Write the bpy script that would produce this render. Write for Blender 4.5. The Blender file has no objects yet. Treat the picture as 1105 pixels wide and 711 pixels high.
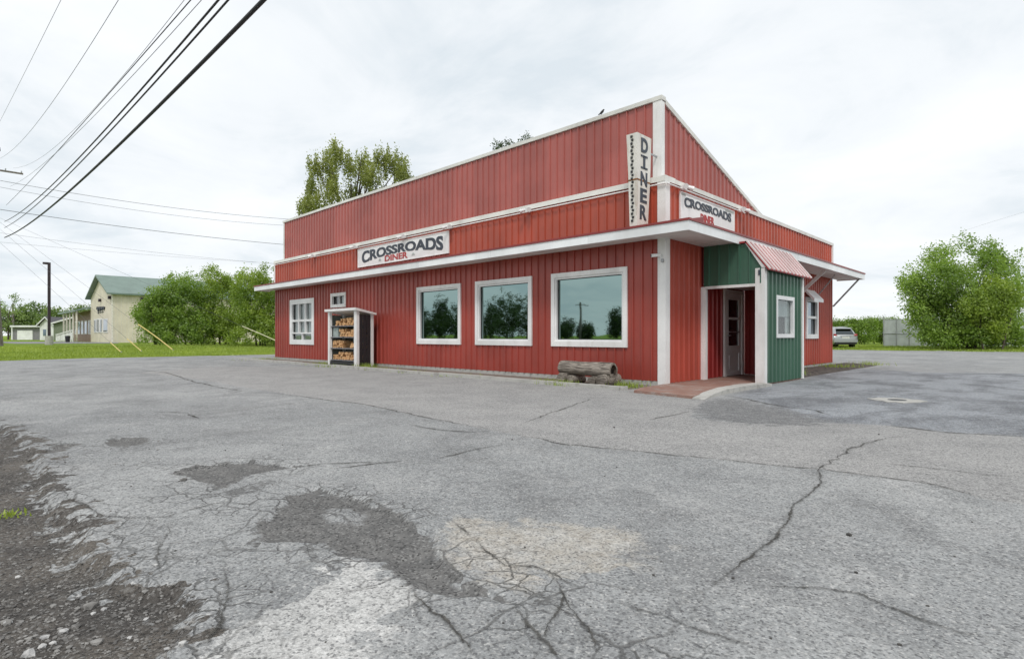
import bpy, bmesh, math, random
import numpy as np
from mathutils import Vector, Matrix, Euler

random.seed(7)
rng = np.random.default_rng(7)
SC = bpy.context.scene
COL = SC.collection
R_ = math.radians

# ------------------------------------------------------------------ camera
# building frame: origin at the diner's street corner, front wall along -X, side wall along +Y
FPX, CX, CY, EYE = 605.0, 552.5, 362.0, 1.05
RT = np.array([0.7143, 0.6998]); RT /= np.linalg.norm(RT)
FW = np.array([-RT[1], RT[0]])
CAM = np.array([5.834, -10.455])
cam_d = bpy.data.cameras.new('camera')
cam_d.sensor_width = 36.0
cam_d.lens = FPX / 1105.0 * 36.0
cam_d.shift_y = 6.5 / 1105.0
cam_d.clip_start = 0.05
cam_d.clip_end = 4000.0
cam = bpy.data.objects.new('camera', cam_d)
COL.objects.link(cam)
cam.location = (CAM[0], CAM[1], EYE)
cam.rotation_euler = (R_(90), 0, math.atan2(-FW[0], FW[1]))
SC.camera = cam

# ------------------------------------------------------------------ world
SUN_DIR = Vector((0.55, -0.62, 1.15)).normalized()      # towards the sun
w = bpy.data.worlds.new('World'); SC.world = w; w.use_nodes = True
nt = w.node_tree; N = nt.nodes; L = nt.links
for n in list(N): N.remove(n)
out = N.new('ShaderNodeOutputWorld'); bg = N.new('ShaderNodeBackground')
bg.inputs['Strength'].default_value = 0.1
sky = N.new('ShaderNodeTexSky'); sky.sky_type = 'NISHITA'; sky.sun_disc = False
sky.sun_elevation = math.asin(SUN_DIR.z); sky.sun_rotation = math.atan2(SUN_DIR.x, SUN_DIR.y)
tc = N.new('ShaderNodeTexCoord')
sep = N.new('ShaderNodeSeparateXYZ'); L.new(tc.outputs['Generated'], sep.inputs[0])
def mth(op, a, b=None, clamp=False):
    m = N.new('ShaderNodeMath'); m.operation = op; m.use_clamp = clamp
    for i, v in enumerate((a, b)):
        if v is None: continue
        if isinstance(v, (int, float)): m.inputs[i].default_value = v
        else: L.new(v, m.inputs[i])
    return m.outputs[0]
zz = mth('ADD', mth('MAXIMUM', sep.outputs[2], 0.0), 0.16)
cmb = N.new('ShaderNodeCombineXYZ')
L.new(mth('DIVIDE', sep.outputs[0], zz), cmb.inputs[0]); L.new(mth('DIVIDE', sep.outputs[1], zz), cmb.inputs[1])
def wnoise(scale, detail, rough, dist, off):
    n = N.new('ShaderNodeTexNoise'); n.inputs['Scale'].default_value = scale; n.inputs['Detail'].default_value = detail
    n.inputs['Roughness'].default_value = rough; n.inputs['Distortion'].default_value = dist
    mp = N.new('ShaderNodeMapping'); mp.inputs['Location'].default_value = off
    L.new(cmb.outputs[0], mp.inputs[0]); L.new(mp.outputs[0], n.inputs['Vector'])
    return n.outputs['Fac']
n1 = wnoise(0.55, 7, 0.55, 0.4, (4.6, 0.4, 0)); n2 = wnoise(1.7, 6, 0.6, 0.6, (8.3, 2.2, 0))
cl = mth('ADD', mth('MULTIPLY', n1, 0.65), mth('MULTIPLY', n2, 0.35))
rp = N.new('ShaderNodeValToRGB'); L.new(cl, rp.inputs[0])
rp.color_ramp.elements[0].position = 0.40; rp.color_ramp.elements[0].color = (7.2, 7.85, 8.35, 1)
rp.color_ramp.elements[1].position = 0.60; rp.color_ramp.elements[1].color = (9.6, 9.85, 10.1, 1)
e = rp.color_ramp.elements.new(0.49); e.color = (8.75, 9.1, 9.4, 1)
mx = N.new('ShaderNodeMix'); mx.data_type = 'RGBA'; mx.inputs[0].default_value = 0.95
L.new(sky.outputs[0], mx.inputs[6]); L.new(rp.outputs[0], mx.inputs[7])
L.new(mx.outputs[2], bg.inputs['Color']); L.new(bg.outputs[0], out.inputs[0])

sun_d = bpy.data.lights.new('sun', 'SUN'); sun_d.energy = 1.5; sun_d.angle = R_(12); sun_d.color = (1.0, 0.97, 0.92)
sun = bpy.data.objects.new('sun', sun_d); COL.objects.link(sun)
sun.location = (10, -10, 30)
sun.rotation_euler = SUN_DIR.to_track_quat('Z', 'Y').to_euler()

SC.view_settings.view_transform = 'Standard'; SC.view_settings.look = 'None'
SC.view_settings.gamma = 1.0; SC.view_settings.use_curve_mapping = False
SC.view_settings.exposure = 0.12
SC.cycles.use_denoising = True
SC.cycles.max_bounces = 6; SC.cycles.diffuse_bounces = 3; SC.cycles.transparent_max_bounces = 12
SC.cycles.caustics_reflective = False; SC.cycles.caustics_refractive = False

# ------------------------------------------------------------------ helpers
def ray(u, v):
    d = (u - CX) / FPX * RT + FW
    return d[0], d[1], (CY - v) / FPX
def gp(u, v, z=0.0):
    d = ray(u, v); t = (z - EYE) / d[2]
    return (CAM[0] + t * d[0], CAM[1] + t * d[1])
def at(u, depth):
    p = CAM + (u - CX) / FPX * depth * RT + depth * FW
    return (float(p[0]), float(p[1]))
def zat(v, depth): return EYE + (CY - v) * depth / FPX
def fy(u, v, y):
    d = ray(u, v); t = (y - CAM[1]) / d[1]
    return CAM[0] + t * d[0], EYE + t * d[2]
def sstep(a, b, x):
    t = np.clip((np.asarray(x, float) - a) / (b - a), 0, 1)
    return t * t * (3 - 2 * t)
def ground_z(x, y):
    x = np.asarray(x, float); y = np.asarray(y, float)
    return 0.34 * sstep(27, 50, -x) + 0.15 * sstep(34, 43, y)
gz = lambda x, y: float(ground_z(x, y))

_perm = rng.permutation(4096)
def vnoise(x, y, seed=0):
    xi = np.floor(x).astype(int); yi = np.floor(y).astype(int)
    fx = x - xi; fyy = y - yi
    fx = fx * fx * (3 - 2 * fx); fyy = fyy * fyy * (3 - 2 * fyy)
    def h(a, b): return _perm[(_perm[(a + seed * 131) & 4095] + b) & 4095] / 4095.0
    return (h(xi, yi) * (1 - fx) + h(xi + 1, yi) * fx) * (1 - fyy) + (h(xi, yi + 1) * (1 - fx) + h(xi + 1, yi + 1) * fx) * fyy
def fbm(x, y, o=4, seed=0):
    s = 0; a = 0.5
    for i in range(o):
        s = s + a * vnoise(x * 2 ** i, y * 2 ** i, seed + i); a *= 0.5
    return s

WORG = {}
class MB:
    def __init__(s): s.v = []; s.f = []; s.sm = set()
    def add(s, vs, fs, smooth=False):
        o = len(s.v); s.v += [tuple(map(float, p)) for p in vs]
        for f in fs:
            if smooth: s.sm.add(len(s.f))
            s.f.append(tuple(i + o for i in f))
        return s
    def box(s, x0, x1, y0, y1, z0, z1):
        return s.add([(x0,y0,z0),(x1,y0,z0),(x1,y1,z0),(x0,y1,z0),(x0,y0,z1),(x1,y0,z1),(x1,y1,z1),(x0,y1,z1)],
                     [(0,3,2,1),(4,5,6,7),(0,1,5,4),(1,2,6,5),(2,3,7,6),(3,0,4,7)])
    def quad(s, a, b, c, d): return s.add([a, b, c, d], [(0, 1, 2, 3)])
    def prism(s, poly, z0, z1):
        n = len(poly); ar = sum(poly[i][0]*poly[(i+1)%n][1]-poly[(i+1)%n][0]*poly[i][1] for i in range(n))
        if ar < 0: poly = poly[::-1]
        vs = [(p[0], p[1], z0) for p in poly] + [(p[0], p[1], z1) for p in poly]
        return s.add(vs, [tuple(range(n))[::-1], tuple(range(n, 2*n))] + [(i, (i+1)%n, (i+1)%n+n, i+n) for i in range(n)])
    def extr(s, poly3, vec):            # planar polygon extruded along a vector
        n = len(poly3); vec = Vector(vec)
        a = [Vector(p) for p in poly3]; b = [p + vec for p in a]
        nrm = Vector((0,0,0))
        for i in range(n): nrm += a[i].cross(a[(i+1) % n])
        fl = nrm.dot(vec) > 0
        fs = [tuple(range(n)), tuple(range(n, 2*n))[::-1]] + [(i, i+n, (i+1)%n+n, (i+1)%n) for i in range(n)]
        if fl: fs = [f[::-1] for f in fs]
        return s.add(a + b, fs)
    def beam(s, p, q, wd, ht, up=(0, 0, 1)):
        p = Vector(p); q = Vector(q); d = (q - p).normalized(); up = Vector(up)
        if abs(d.dot(up)) > 0.98: up = Vector((1, 0, 0))
        a = d.cross(up).normalized() * wd / 2; b = a.cross(d).normalized() * ht / 2
        vs = [p-a-b, p+a-b, p+a+b, p-a+b, q-a-b, q+a-b, q+a+b, q-a+b]
        return s.add(vs, [(0,1,2,3),(4,7,6,5),(0,4,5,1),(1,5,6,2),(2,6,7,3),(3,7,4,0)])
    def tube(s, pts, rad, n=8, caps=True, smooth=True):
        pts = [Vector(p) for p in pts]; m = len(pts)
        if not hasattr(rad, '__len__'): rad = [rad] * m
        ref = Vector((0.31, 0.22, 0.93)); vs = []; fs = []
        for i, p in enumerate(pts):
            d = (pts[min(i+1, m-1)] - pts[max(i-1, 0)]).normalized()
            a = d.cross(ref)
            if a.length < 1e-3: a = d.cross(Vector((1, 0, 0)))
            a.normalize(); b = d.cross(a)
            for k in range(n):
                t = 2 * math.pi * k / n
                vs.append(p + (a * math.cos(t) + b * math.sin(t)) * rad[i])
        for i in range(m - 1):
            for k in range(n):
                fs.append((i*n+k, (i+1)*n+k, (i+1)*n+(k+1) % n, i*n+(k+1) % n)[::-1])
        s.add(vs, fs, smooth)
        if caps: s.add(vs[:n], [tuple(range(n))]); s.add(vs[-n:], [tuple(range(n))[::-1]])
        return s
    def mesh(s, name, off=(0, 0, 0)):
        me = bpy.data.meshes.new(name)
        me.from_pydata([(p[0]-off[0], p[1]-off[1], p[2]-off[2]) for p in s.v], [], s.f)
        for i in s.sm: me.polygons[i].use_smooth = True
        me.update(); return me
    def build(s, name, mat, parent=None, local=False):
        off = (0, 0, 0) if (local or parent is None) else WORG.get(parent.name, (0, 0, 0))
        return link(name, s.mesh(name, off), mat, parent, off)
def link(name, me, mat, parent=None, off=(0, 0, 0)):
    if mat is not None and not me.materials: me.materials.append(mat)
    o = bpy.data.objects.new(name, me); COL.objects.link(o)
    if parent is not None: o.parent = parent
    WORG[o.name] = off
    return o
def tag(o, label=None, cat=None, group=None, kind=None):
    if label: o['label'] = label
    if cat: o['category'] = cat
    if group: o['group'] = group
    if kind: o['kind'] = kind
    return o
def thing(name, label, cat, loc=(0, 0, 0), rz=0.0, group=None):
    o = bpy.data.objects.new(name, None); COL.objects.link(o); o.empty_display_size = 0.2
    o.location = loc; o.rotation_euler = (0, 0, rz); WORG[o.name] = tuple(loc)
    return tag(o, label, cat, group)
def copy_tree(o, parent=None):
    c = o.copy(); COL.objects.link(c); c.parent = parent
    WORG[c.name] = WORG.get(o.name, (0, 0, 0))
    for ch in list(o.children): copy_tree(ch, c)
    return c

# ------------------------------------------------------------------ materials
class NT:
    def __init__(s, name):
        s.m = bpy.data.materials.new(name); s.m.use_nodes = True
        s.t = s.m.node_tree; s.N = s.t.nodes; s.L = s.t.links
        s.b = s.N.get('Principled BSDF'); s.out = s.N.get('Material Output')
        s._pos = None
    def set(s, sock, v):
        i = s.b.inputs[sock]
        if hasattr(v, 'links'): s.L.new(v, i)
        else: i.default_value = v
    def pos(s):
        if s._pos is None: s._pos = s.N.new('ShaderNodeNewGeometry').outputs['Position']
        return s._pos
    def mapped(s, scale=(1, 1, 1), src=None, loc=(0, 0, 0)):
        m = s.N.new('ShaderNodeMapping'); m.inputs['Scale'].default_value = scale; m.inputs['Location'].default_value = loc
        s.L.new(src or s.pos(), m.inputs[0]); return m.outputs[0]
    def noise(s, scale, detail=4, rough=0.55, vec=None, dist=0.0, col=False):
        n = s.N.new('ShaderNodeTexNoise'); n.inputs['Scale'].default_value = scale; n.inputs['Detail'].default_value = detail
        n.inputs['Roughness'].default_value = rough; n.inputs['Distortion'].default_value = dist
        s.L.new(vec or s.pos(), n.inputs['Vector']); return n.outputs['Color' if col else 'Fac']
    def vor(s, scale, feat='F1', vec=None, out='Distance', rand=1.0):
        n = s.N.new('ShaderNodeTexVoronoi'); n.feature = feat; n.inputs['Scale'].default_value = scale
        n.inputs['Randomness'].default_value = rand
        s.L.new(vec or s.pos(), n.inputs['Vector']); return n.outputs[out]
    def mt(s, op, a, b=None, c=None, clamp=False):
        m = s.N.new('ShaderNodeMath'); m.operation = op; m.use_clamp = clamp
        for i, v in enumerate((a, b, c)):
            if v is None: continue
            if isinstance(v, (int, float)): m.inputs[i].default_value = v
            else: s.L.new(v, m.inputs[i])
        return m.outputs[0]
    def ss(s, v, a, b, o0=0.0, o1=1.0):
        m = s.N.new('ShaderNodeMapRange'); m.interpolation_type = 'SMOOTHSTEP'
        m.inputs[1].default_value = a; m.inputs[2].default_value = b; m.inputs[3].default_value = o0; m.inputs[4].default_value = o1
        s.L.new(v, m.inputs[0]); return m.outputs[0]
    def mix(s, f, a, b, mode='MIX'):
        m = s.N.new('ShaderNodeMix'); m.data_type = 'RGBA'; m.blend_type = mode
        for i, v in ((0, f), (6, a), (7, b)):
            if isinstance(v, (int, float)): m.inputs[i].default_value = v
            elif isinstance(v, tuple): m.inputs[i].default_value = (v[0], v[1], v[2], 1)
            else: s.L.new(v, m.inputs[i])
        return m.outputs[2]
    def attr(s, name, out='Fac'):
        a = s.N.new('ShaderNodeAttribute'); a.attribute_name = name; return a.outputs[out]
    def rand(s): return s.N.new('ShaderNodeObjectInfo').outputs['Random']
    def bump(s, h, dist=0.01, strength=1.0):
        b = s.N.new('ShaderNodeBump'); b.inputs['Distance'].default_value = dist; b.inputs['Strength'].default_value = strength
        s.L.new(h, b.inputs['Height']); s.L.new(b.outputs[0], s.b.inputs['Normal'])

def paint(name, col, rough=0.5, dirt=0.3, dcol=(0.10, 0.085, 0.07), vert=True, scale=1.0, rvar=0.08, metallic=0.0, bump=0.0):
    n = NT(name)
    streak = n.noise(3.0 * scale, 6, 0.62, n.mapped((1.6, 1.6, 0.22) if vert else (1, 1, 1)))
    blot = n.noise(0.9 * scale, 5, 0.6)
    fine = n.noise(38 * scale, 3, 0.6)
    d = n.mt('MULTIPLY', n.ss(streak, 0.48, 0.78), dirt)
    d = n.mt('ADD', d, n.mt('MULTIPLY', n.ss(n.mt('MULTIPLY', fine, blot), 0.27, 0.45), dirt * 0.6), clamp=True)
    lo = tuple(c * 0.88 for c in col); hi = tuple(min(1, c * 1.1) for c in col)
    c = n.mix(n.ss(blot, 0.3, 0.7), lo, hi)
    if rvar:
        r = n.mt('ADD', n.mt('MULTIPLY', n.rand(), 2 * rvar), 1 - rvar)
        v = n.N.new('ShaderNodeCombineXYZ')
        for i in range(3): n.L.new(r, v.inputs[i])
        c = n.mix(1.0, c, v.outputs[0], 'MULTIPLY')
    c = n.mix(d, c, dcol)
    n.set('Base Color', c); n.set('Metallic', metallic)
    n.set('Roughness', n.mt('ADD', n.mt('MULTIPLY', streak, 0.25), rough - 0.12, clamp=True))
    if bump: n.bump(fine, bump)
    return n.m
def plain(name, col, rough=0.5, metallic=0.0, var=0.15, scale=8.0, emit=None):
    n = NT(name)
    f = n.noise(scale, 4, 0.6)
    n.set('Base Color', n.mix(n.ss(f, 0.3, 0.7), tuple(c * (1 - var) for c in col), tuple(min(1, c * (1 + var)) for c in col)))
    n.set('Roughness', rough); n.set('Metallic', metallic)
    return n.m

M = {}
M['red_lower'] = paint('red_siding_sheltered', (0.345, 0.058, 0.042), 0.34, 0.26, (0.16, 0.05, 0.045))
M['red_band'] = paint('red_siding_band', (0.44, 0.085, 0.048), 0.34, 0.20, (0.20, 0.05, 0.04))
M['red_upper'] = paint('red_siding_faded', (0.385, 0.105, 0.088), 0.34, 0.30, (0.25, 0.09, 0.09))
M['red_side'] = paint('red_siding_side', (0.40, 0.070, 0.045), 0.34, 0.2, (0.18, 0.05, 0.045))
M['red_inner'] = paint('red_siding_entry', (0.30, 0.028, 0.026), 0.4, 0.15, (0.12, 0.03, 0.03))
M['green'] = paint('green_siding', (0.048, 0.120, 0.080), 0.34, 0.2, (0.04, 0.07, 0.06))
M['white'] = paint('white_trim_paint', (0.82, 0.81, 0.80), 0.5, 0.30, (0.34, 0.29, 0.23))
M['white2'] = paint('white_vinyl', (0.80, 0.80, 0.80), 0.4, 0.12, (0.4, 0.38, 0.34))
M['cap'] = paint('white_metal_cap', (0.78, 0.77, 0.73), 0.45, 0.32, (0.30, 0.25, 0.20), vert=False)
M['fascia'] = paint('white_fascia', (0.84, 0.85, 0.86), 0.42, 0.16, (0.4, 0.36, 0.3))
M['soffit'] = paint('soffit_white', (0.74, 0.72, 0.69), 0.6, 0.35, (0.36, 0.31, 0.24), vert=False)
M['redmetal'] = paint('red_roof_metal', (0.25, 0.032, 0.030), 0.4, 0.2, (0.12, 0.04, 0.04))
M['pinkrib'] = paint('roof_rib_painted_sheen', (0.80, 0.72, 0.70), 0.4, 0.1, (0.4, 0.2, 0.2))  # pale rib colour paints in the shine along the red metal ribs
M['redroof'] = paint('red_entry_roof', (0.33, 0.030, 0.034), 0.4, 0.15, (0.2, 0.05, 0.05))
M['dark'] = plain('dark_interior', (0.012, 0.012, 0.013), 0.8)
M['black'] = plain('black_plastic', (0.02, 0.02, 0.022), 0.5)
M['letter'] = plain('sign_lettering_charcoal', (0.045, 0.055, 0.075), 0.5)
M['redletter'] = plain('sign_lettering_red', (0.42, 0.05, 0.05), 0.5)
M['greyletter'] = plain('sign_ornament_grey', (0.42, 0.46, 0.44), 0.5)
M['signwhite'] = paint('sign_face_white', (0.86, 0.87, 0.87), 0.4, 0.10, (0.45, 0.43, 0.38))
M['signrust'] = paint('old_sign_white', (0.74, 0.72, 0.67), 0.5, 0.62, (0.30, 0.17, 0.08), scale=1.6)
M['concrete'] = paint('weathered_concrete', (0.45, 0.44, 0.41), 0.9, 0.55, (0.12, 0.105, 0.085), vert=False, scale=2.0, rvar=0.0, bump=0.004)
M['walk'] = paint('walkway_concrete', (0.20, 0.17, 0.145), 0.92, 0.6, (0.10, 0.085, 0.07), vert=False, scale=2.2, rvar=0.0, bump=0.005)
M['slab'] = paint('faded_red_slab', (0.27, 0.15, 0.115), 0.85, 1.0, (0.33, 0.31, 0.285), vert=False, scale=1.7, rvar=0.0, bump=0.003)
M['galv'] = plain('galvanised_metal', (0.42, 0.43, 0.44), 0.45, 0.6)
M['wire'] = plain('cable_black', (0.012, 0.011, 0.016), 0.6)
M['wire2'] = plain('wire_grey', (0.10, 0.10, 0.115), 0.5)
M['yellow'] = plain('yellow_guard', (0.68, 0.54, 0.20), 0.5)
M['palestick'] = plain('pale_guard', (0.62, 0.60, 0.40), 0.5)
M['cream'] = paint('cream_siding', (0.76, 0.69, 0.56), 0.6, 0.08, (0.5, 0.43, 0.33))
M['creamtrim'] = plain('cream_trim', (0.78, 0.74, 0.66), 0.6)
M['greenroof'] = paint('green_metal_roof', (0.17, 0.235, 0.20), 0.5, 0.1, (0.06, 0.09, 0.08))
M['greyroof'] = plain('grey_shingle', (0.11, 0.105, 0.115), 0.9)
M['sage'] = plain('sage_siding', (0.17, 0.20, 0.14), 0.7)
M['greyside'] = plain('grey_siding', (0.23, 0.225, 0.24), 0.7)
M['pinkbrown'] = plain('porch_wall', (0.36, 0.25, 0.21), 0.7)
M['lampbrown'] = plain('lamp_post_bronze', (0.035, 0.022, 0.03), 0.5)

def wood_mat(name, col, dark, ax=(1, 14, 14), scale=3.0, rough=0.85):
    n = NT(name)
    tcn = n.N.new('ShaderNodeTexCoord').outputs['Object']
    g = n.noise(scale, 6, 0.65, n.mapped(ax, tcn), 0.6)
    b = n.noise(4, 4, 0.6, tcn)
    c = n.mix(n.ss(g, 0.35, 0.65), dark, col)
    c = n.mix(n.mt('MULTIPLY', n.ss(b, 0.45, 0.7), 0.5), c, dark)
    n.set('Base Color', c); n.set('Roughness', rough); n.bump(g, 0.012)
    return n.m
M['log'] = wood_mat('weathered_log', (0.38, 0.335, 0.285), (0.07, 0.056, 0.046))
M['logend'] = wood_mat('log_end_grain', (0.13, 0.095, 0.07), (0.03, 0.022, 0.018), (6, 6, 6))
M['fire'] = wood_mat('split_firewood', (0.82, 0.56, 0.30), (0.50, 0.26, 0.11), (9, 2, 9), 4)
M['bark'] = wood_mat('bark', (0.13, 0.10, 0.08), (0.05, 0.04, 0.03), (3, 3, 0.6), 6)
M['pole'] = wood_mat('utility_pole_wood', (0.27, 0.245, 0.23), (0.13, 0.11, 0.10), (6, 6, 0.3), 4)

def glass_mirror(name, col, rough=0.02):
    n = NT(name)
    n.set('Base Color', (*col, 1)); n.set('Metallic', 1.0); n.set('Roughness', rough)
    n.bump(n.noise(0.8, 2, 0.5), 0.02, 0.15)
    return n.m
M['teal'] = glass_mirror('tinted_reflective_glass', (0.265, 0.365, 0.350))
M['dkglass'] = glass_mirror('dark_door_glass', (0.07, 0.08, 0.085), 0.05)
M['farglass'] = glass_mirror('far_window_glass', (0.22, 0.27, 0.31), 0.06)
def thin_glass(name):
    n = NT(name); n.N.remove(n.b)
    tr = n.N.new('ShaderNodeBsdfTransparent'); tr.inputs[0].default_value = (0.86, 0.9, 0.9, 1)
    gl = n.N.new('ShaderNodeBsdfGlossy'); gl.inputs['Roughness'].default_value = 0.02
    ms = n.N.new('ShaderNodeMixShader'); ms.inputs[0].default_value = 0.14
    n.L.new(tr.outputs[0], ms.inputs[1]); n.L.new(gl.outputs[0], ms.inputs[2]); n.L.new(ms.outputs[0], n.out.inputs[0])
    return n.m
M['glass'] = thin_glass('clear_window_glass')
M['curtain'] = plain('curtain_cloth', (0.55, 0.55, 0.53), 0.9, scale=5)

def leaf_mat(name, dark, light, trans=0.46):
    n = NT(name); n.N.remove(n.b)
    t = n.attr('tint')
    c = n.mix(t, dark, light)
    d = n.N.new('ShaderNodeBsdfDiffuse'); tr = n.N.new('ShaderNodeBsdfTranslucent')
    gl = n.N.new('ShaderNodeBsdfGlossy'); gl.inputs['Roughness'].default_value = 0.5
    n.L.new(c, d.inputs[0]); n.L.new(n.mix(0.5, c, (light[0]*1.1, light[1]*1.15, light[2]*0.6)), tr.inputs[0])
    ms = n.N.new('ShaderNodeMixShader'); ms.inputs[0].default_value = trans
    n.L.new(d.outputs[0], ms.inputs[1]); n.L.new(tr.outputs[0], ms.inputs[2])
    m2 = n.N.new('ShaderNodeMixShader'); m2.inputs[0].default_value = 0.05
    n.L.new(ms.outputs[0], m2.inputs[1]); n.L.new(gl.outputs[0], m2.inputs[2])
    n.L.new(m2.outputs[0], n.out.inputs[0])
    return n.m
M['leaf_lilac'] = leaf_mat('leaf_mid_green', (0.14, 0.24, 0.04), (0.35, 0.50, 0.085))
M['leaf_bright'] = leaf_mat('leaf_bright_green', (0.14, 0.235, 0.034), (0.40, 0.52, 0.075))
M['leaf_poplar'] = leaf_mat('leaf_olive', (0.19, 0.225, 0.06), (0.42, 0.46, 0.13))
M['leaf_dark'] = leaf_mat('leaf_dark_green', (0.022, 0.050, 0.014), (0.075, 0.125, 0.03))
M['leaf_far'] = leaf_mat('leaf_far_green', (0.12, 0.20, 0.06), (0.30, 0.40, 0.12))
M['grass'] = leaf_mat('grass_blade', (0.20, 0.29, 0.035), (0.44, 0.54, 0.085), 0.3)

# ------------------------------------------------------------------ ground
def grid_obj(name, xs, ys, zf, mat, attrs=None, keep=None, kind='structure'):
    X, Y = np.meshgrid(xs, ys, indexing='ij'); nx, ny = X.shape
    co = np.stack([X, Y, zf(X, Y)], -1).reshape(-1, 3)
    i = np.arange(nx * ny).reshape(nx, ny)
    q = np.stack([i[:-1, :-1], i[1:, :-1], i[1:, 1:], i[:-1, 1:]], -1).reshape(-1, 4)
    if keep is not None:
        cxm = (X[:-1, :-1] + X[1:, 1:]).ravel() / 2; cym = (Y[:-1, :-1] + Y[1:, 1:]).ravel() / 2
        q = q[keep(cxm, cym)]
    me = np_mesh(name, co, q, 4)
    for k, a in (attrs or {}).items():
        me.attributes.new(k, 'FLOAT', 'POINT').data.foreach_set('value', np.asarray(a(X, Y), np.float32).ravel())
    me.polygons.foreach_set('use_smooth', np.ones(len(q), bool))
    o = link(name, me, mat); tag(o, kind=kind); return o
def np_mesh(name, co, faces, k):
    me = bpy.data.meshes.new(name); nf = len(faces)
    me.vertices.add(len(co)); me.vertices.foreach_set('co', np.asarray(co, np.float32).ravel())
    me.loops.add(nf * k); me.loops.foreach_set('vertex_index', np.asarray(faces, np.int32).ravel())
    me.polygons.add(nf); me.polygons.foreach_set('loop_start', np.arange(nf, dtype=np.int32) * k)
    me.polygons.foreach_set('loop_total', np.full(nf, k, np.int32))
    me.update(calc_edges=True); return me
def spaced(lo, a, b, hi, step, grow=1.12, mx=6.0):
    mid = list(np.arange(a, b + 1e-6, step)); l = []; s = step; x = a
    while x > lo: s = min(s * grow, mx); x -= s; l.append(max(x, lo))
    r = []; s = step; x = mid[-1]
    while x < hi: s = min(s * grow, mx); x += s; r.append(min(x, hi))
    return np.array(l[::-1] + mid + r)

# far ground with grass
n = NT('lawn_soil'); a = n.noise(0.35, 5, 0.6); b = n.noise(6, 5, 0.65); c2 = n.noise(60, 3, 0.6)
c = n.mix(n.ss(a, 0.35, 0.65), (0.19, 0.28, 0.035), (0.28, 0.38, 0.055))
c = n.mix(n.mt('MULTIPLY', n.ss(b, 0.5, 0.75), 0.5), c, (0.20, 0.21, 0.06))
c = n.mix(n.mt('MULTIPLY', n.ss(c2, 0.4, 0.7), 0.5), c, (0.05, 0.09, 0.015))
n.set('Base Color', c); n.set('Roughness', 1.0); n.set('Specular IOR Level', 0.1); n.bump(c2, 0.05)
M['lawn'] = n.m
def ground_zz(X, Y): return ground_z(X, Y) - 0.07 + 0.03 * (fbm(X * 0.3, Y * 0.3, 3, 40) - 0.5)
grid_obj('ground', spaced(-1500, -60, 30, 1500, 1.5, 1.25, 200), spaced(-1500, -30, 60, 1500, 1.5, 1.25, 200), ground_zz, M['lawn'])

# polygons traced on the asphalt
PX = {
 'gravel': [(-60,446),(0,456),(29,476),(50,505),(57,535),(61,546),(91,566),(101,592),(124,611),(131,625),(168,628),(200,626),(208,627),(214,652),(211,667),(192,692),(180,711),(170,760),(-300,760)],
 'pot': [(275,583),(289,557),(304,540),(317,529),(342,527),(366,530),(391,537),(413,546),(436,555),(442,563),(468,573),(472,594),(487,617),(507,630),(536,640),(550,652),(522,641),(490,640),(458,636),(438,625),(421,620),(411,605),(382,602),(354,591),(342,583),(310,583),(289,587)],
 'pot2': [(186,510),(210,503),(233,501),(261,496),(298,498),(318,502),(301,506),(267,511),(255,520),(236,525),(211,516)],
 'pot3': [(112,477),(125,473),(150,472.5),(163,475),(160,479),(140,481),(120,481)],
 'pot4': [(40,489),(55,482),(73,479),(84,479),(72,484),(55,489)],
 'isle': [(348,552),(358,546),(378,546),(394,552),(392,561),(372,562),(356,558)],
 'white': [(370,599),(388,603),(410,610),(420,624),(435,630),(449,646),(436,657),(423,680),(400,700),(360,760),(150,760),(215,700),(245,683),(273,667),(301,648),(332,636),(357,614)],
 'beige': [(470,575),(482,565),(501,560),(545,560),(608,566),(661,572),(701,585),(695,599),(655,617),(603,614),(556,631),(522,626),(492,608),(474,590)],
 'apron': [(150,402),(215,410),(285,421),(330,428),(390,436),(459,450),(540,465.6),(614,479),(684,485),(759,493),(829,500),(884,505),(954,515),(1010,524),(1061,538),(1180,556),(1180,480),(1105,472),(1023,467),(954,459),(898,456),(810,457),(770,453),(745,451),(752,440),(768,430),(690,419),(600,411),(500,403),(405,397),(300,396),(230,396)],
 'dark': [(745,443),(775,431),(800,432),(870,446),(898,456),(850,459),(810,457),(770,453)],
 'alli': [(430,600),(470,585),(520,585),(600,605),(680,632),(720,660),(760,690),(760,760),(430,760),(460,690),(440,650)],
 'alli2': [(200,520),(260,512),(330,520),(300,545),(270,570),(200,556),(150,545),(110,505),(160,495)],
 'sidelot': [(898,394),(930,398),(1000,402),(1200,404),(1200,476),(1105,472),(1023,467),(954,459),(898,456),(850,446),(815,433),(790,428),(818,417),(868,410)],
}
POLY = {k: np.array([gp(u, v) for u, v in p]) for k, p in PX.items()}
def sdf(poly, X, Y, clip=2.5):
    sh = X.shape; p = np.stack([X.ravel(), Y.ravel()], -1); out_ = np.full(len(p), -clip)
    lo = poly.min(0) - clip; hi = poly.max(0) + clip
    sel = np.where(((p > lo) & (p < hi)).all(1))[0]; q = p[sel]
    d2 = np.full(len(q), 1e9); ins = np.zeros(len(q), bool); n_ = len(poly)
    for i in range(n_):
        a_ = poly[i]; b_ = poly[(i + 1) % n_]; e_ = b_ - a_
        t = np.clip(((q - a_) @ e_) / (e_ @ e_ + 1e-12), 0, 1)
        d2 = np.minimum(d2, ((q - a_ - t[:, None] * e_) ** 2).sum(1))
        cr = ((a_[1] > q[:, 1]) != (b_[1] > q[:, 1]))
        xx = (b_[0] - a_[0]) * (q[:, 1] - a_[1]) / (b_[1] - a_[1] + 1e-12) + a_[0]
        ins ^= cr & (q[:, 0] < xx)
    d = np.sqrt(d2); out_[sel] = np.clip(np.where(ins, d, -d), -clip, clip)
    return out_.reshape(sh)
_c = {}
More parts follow.
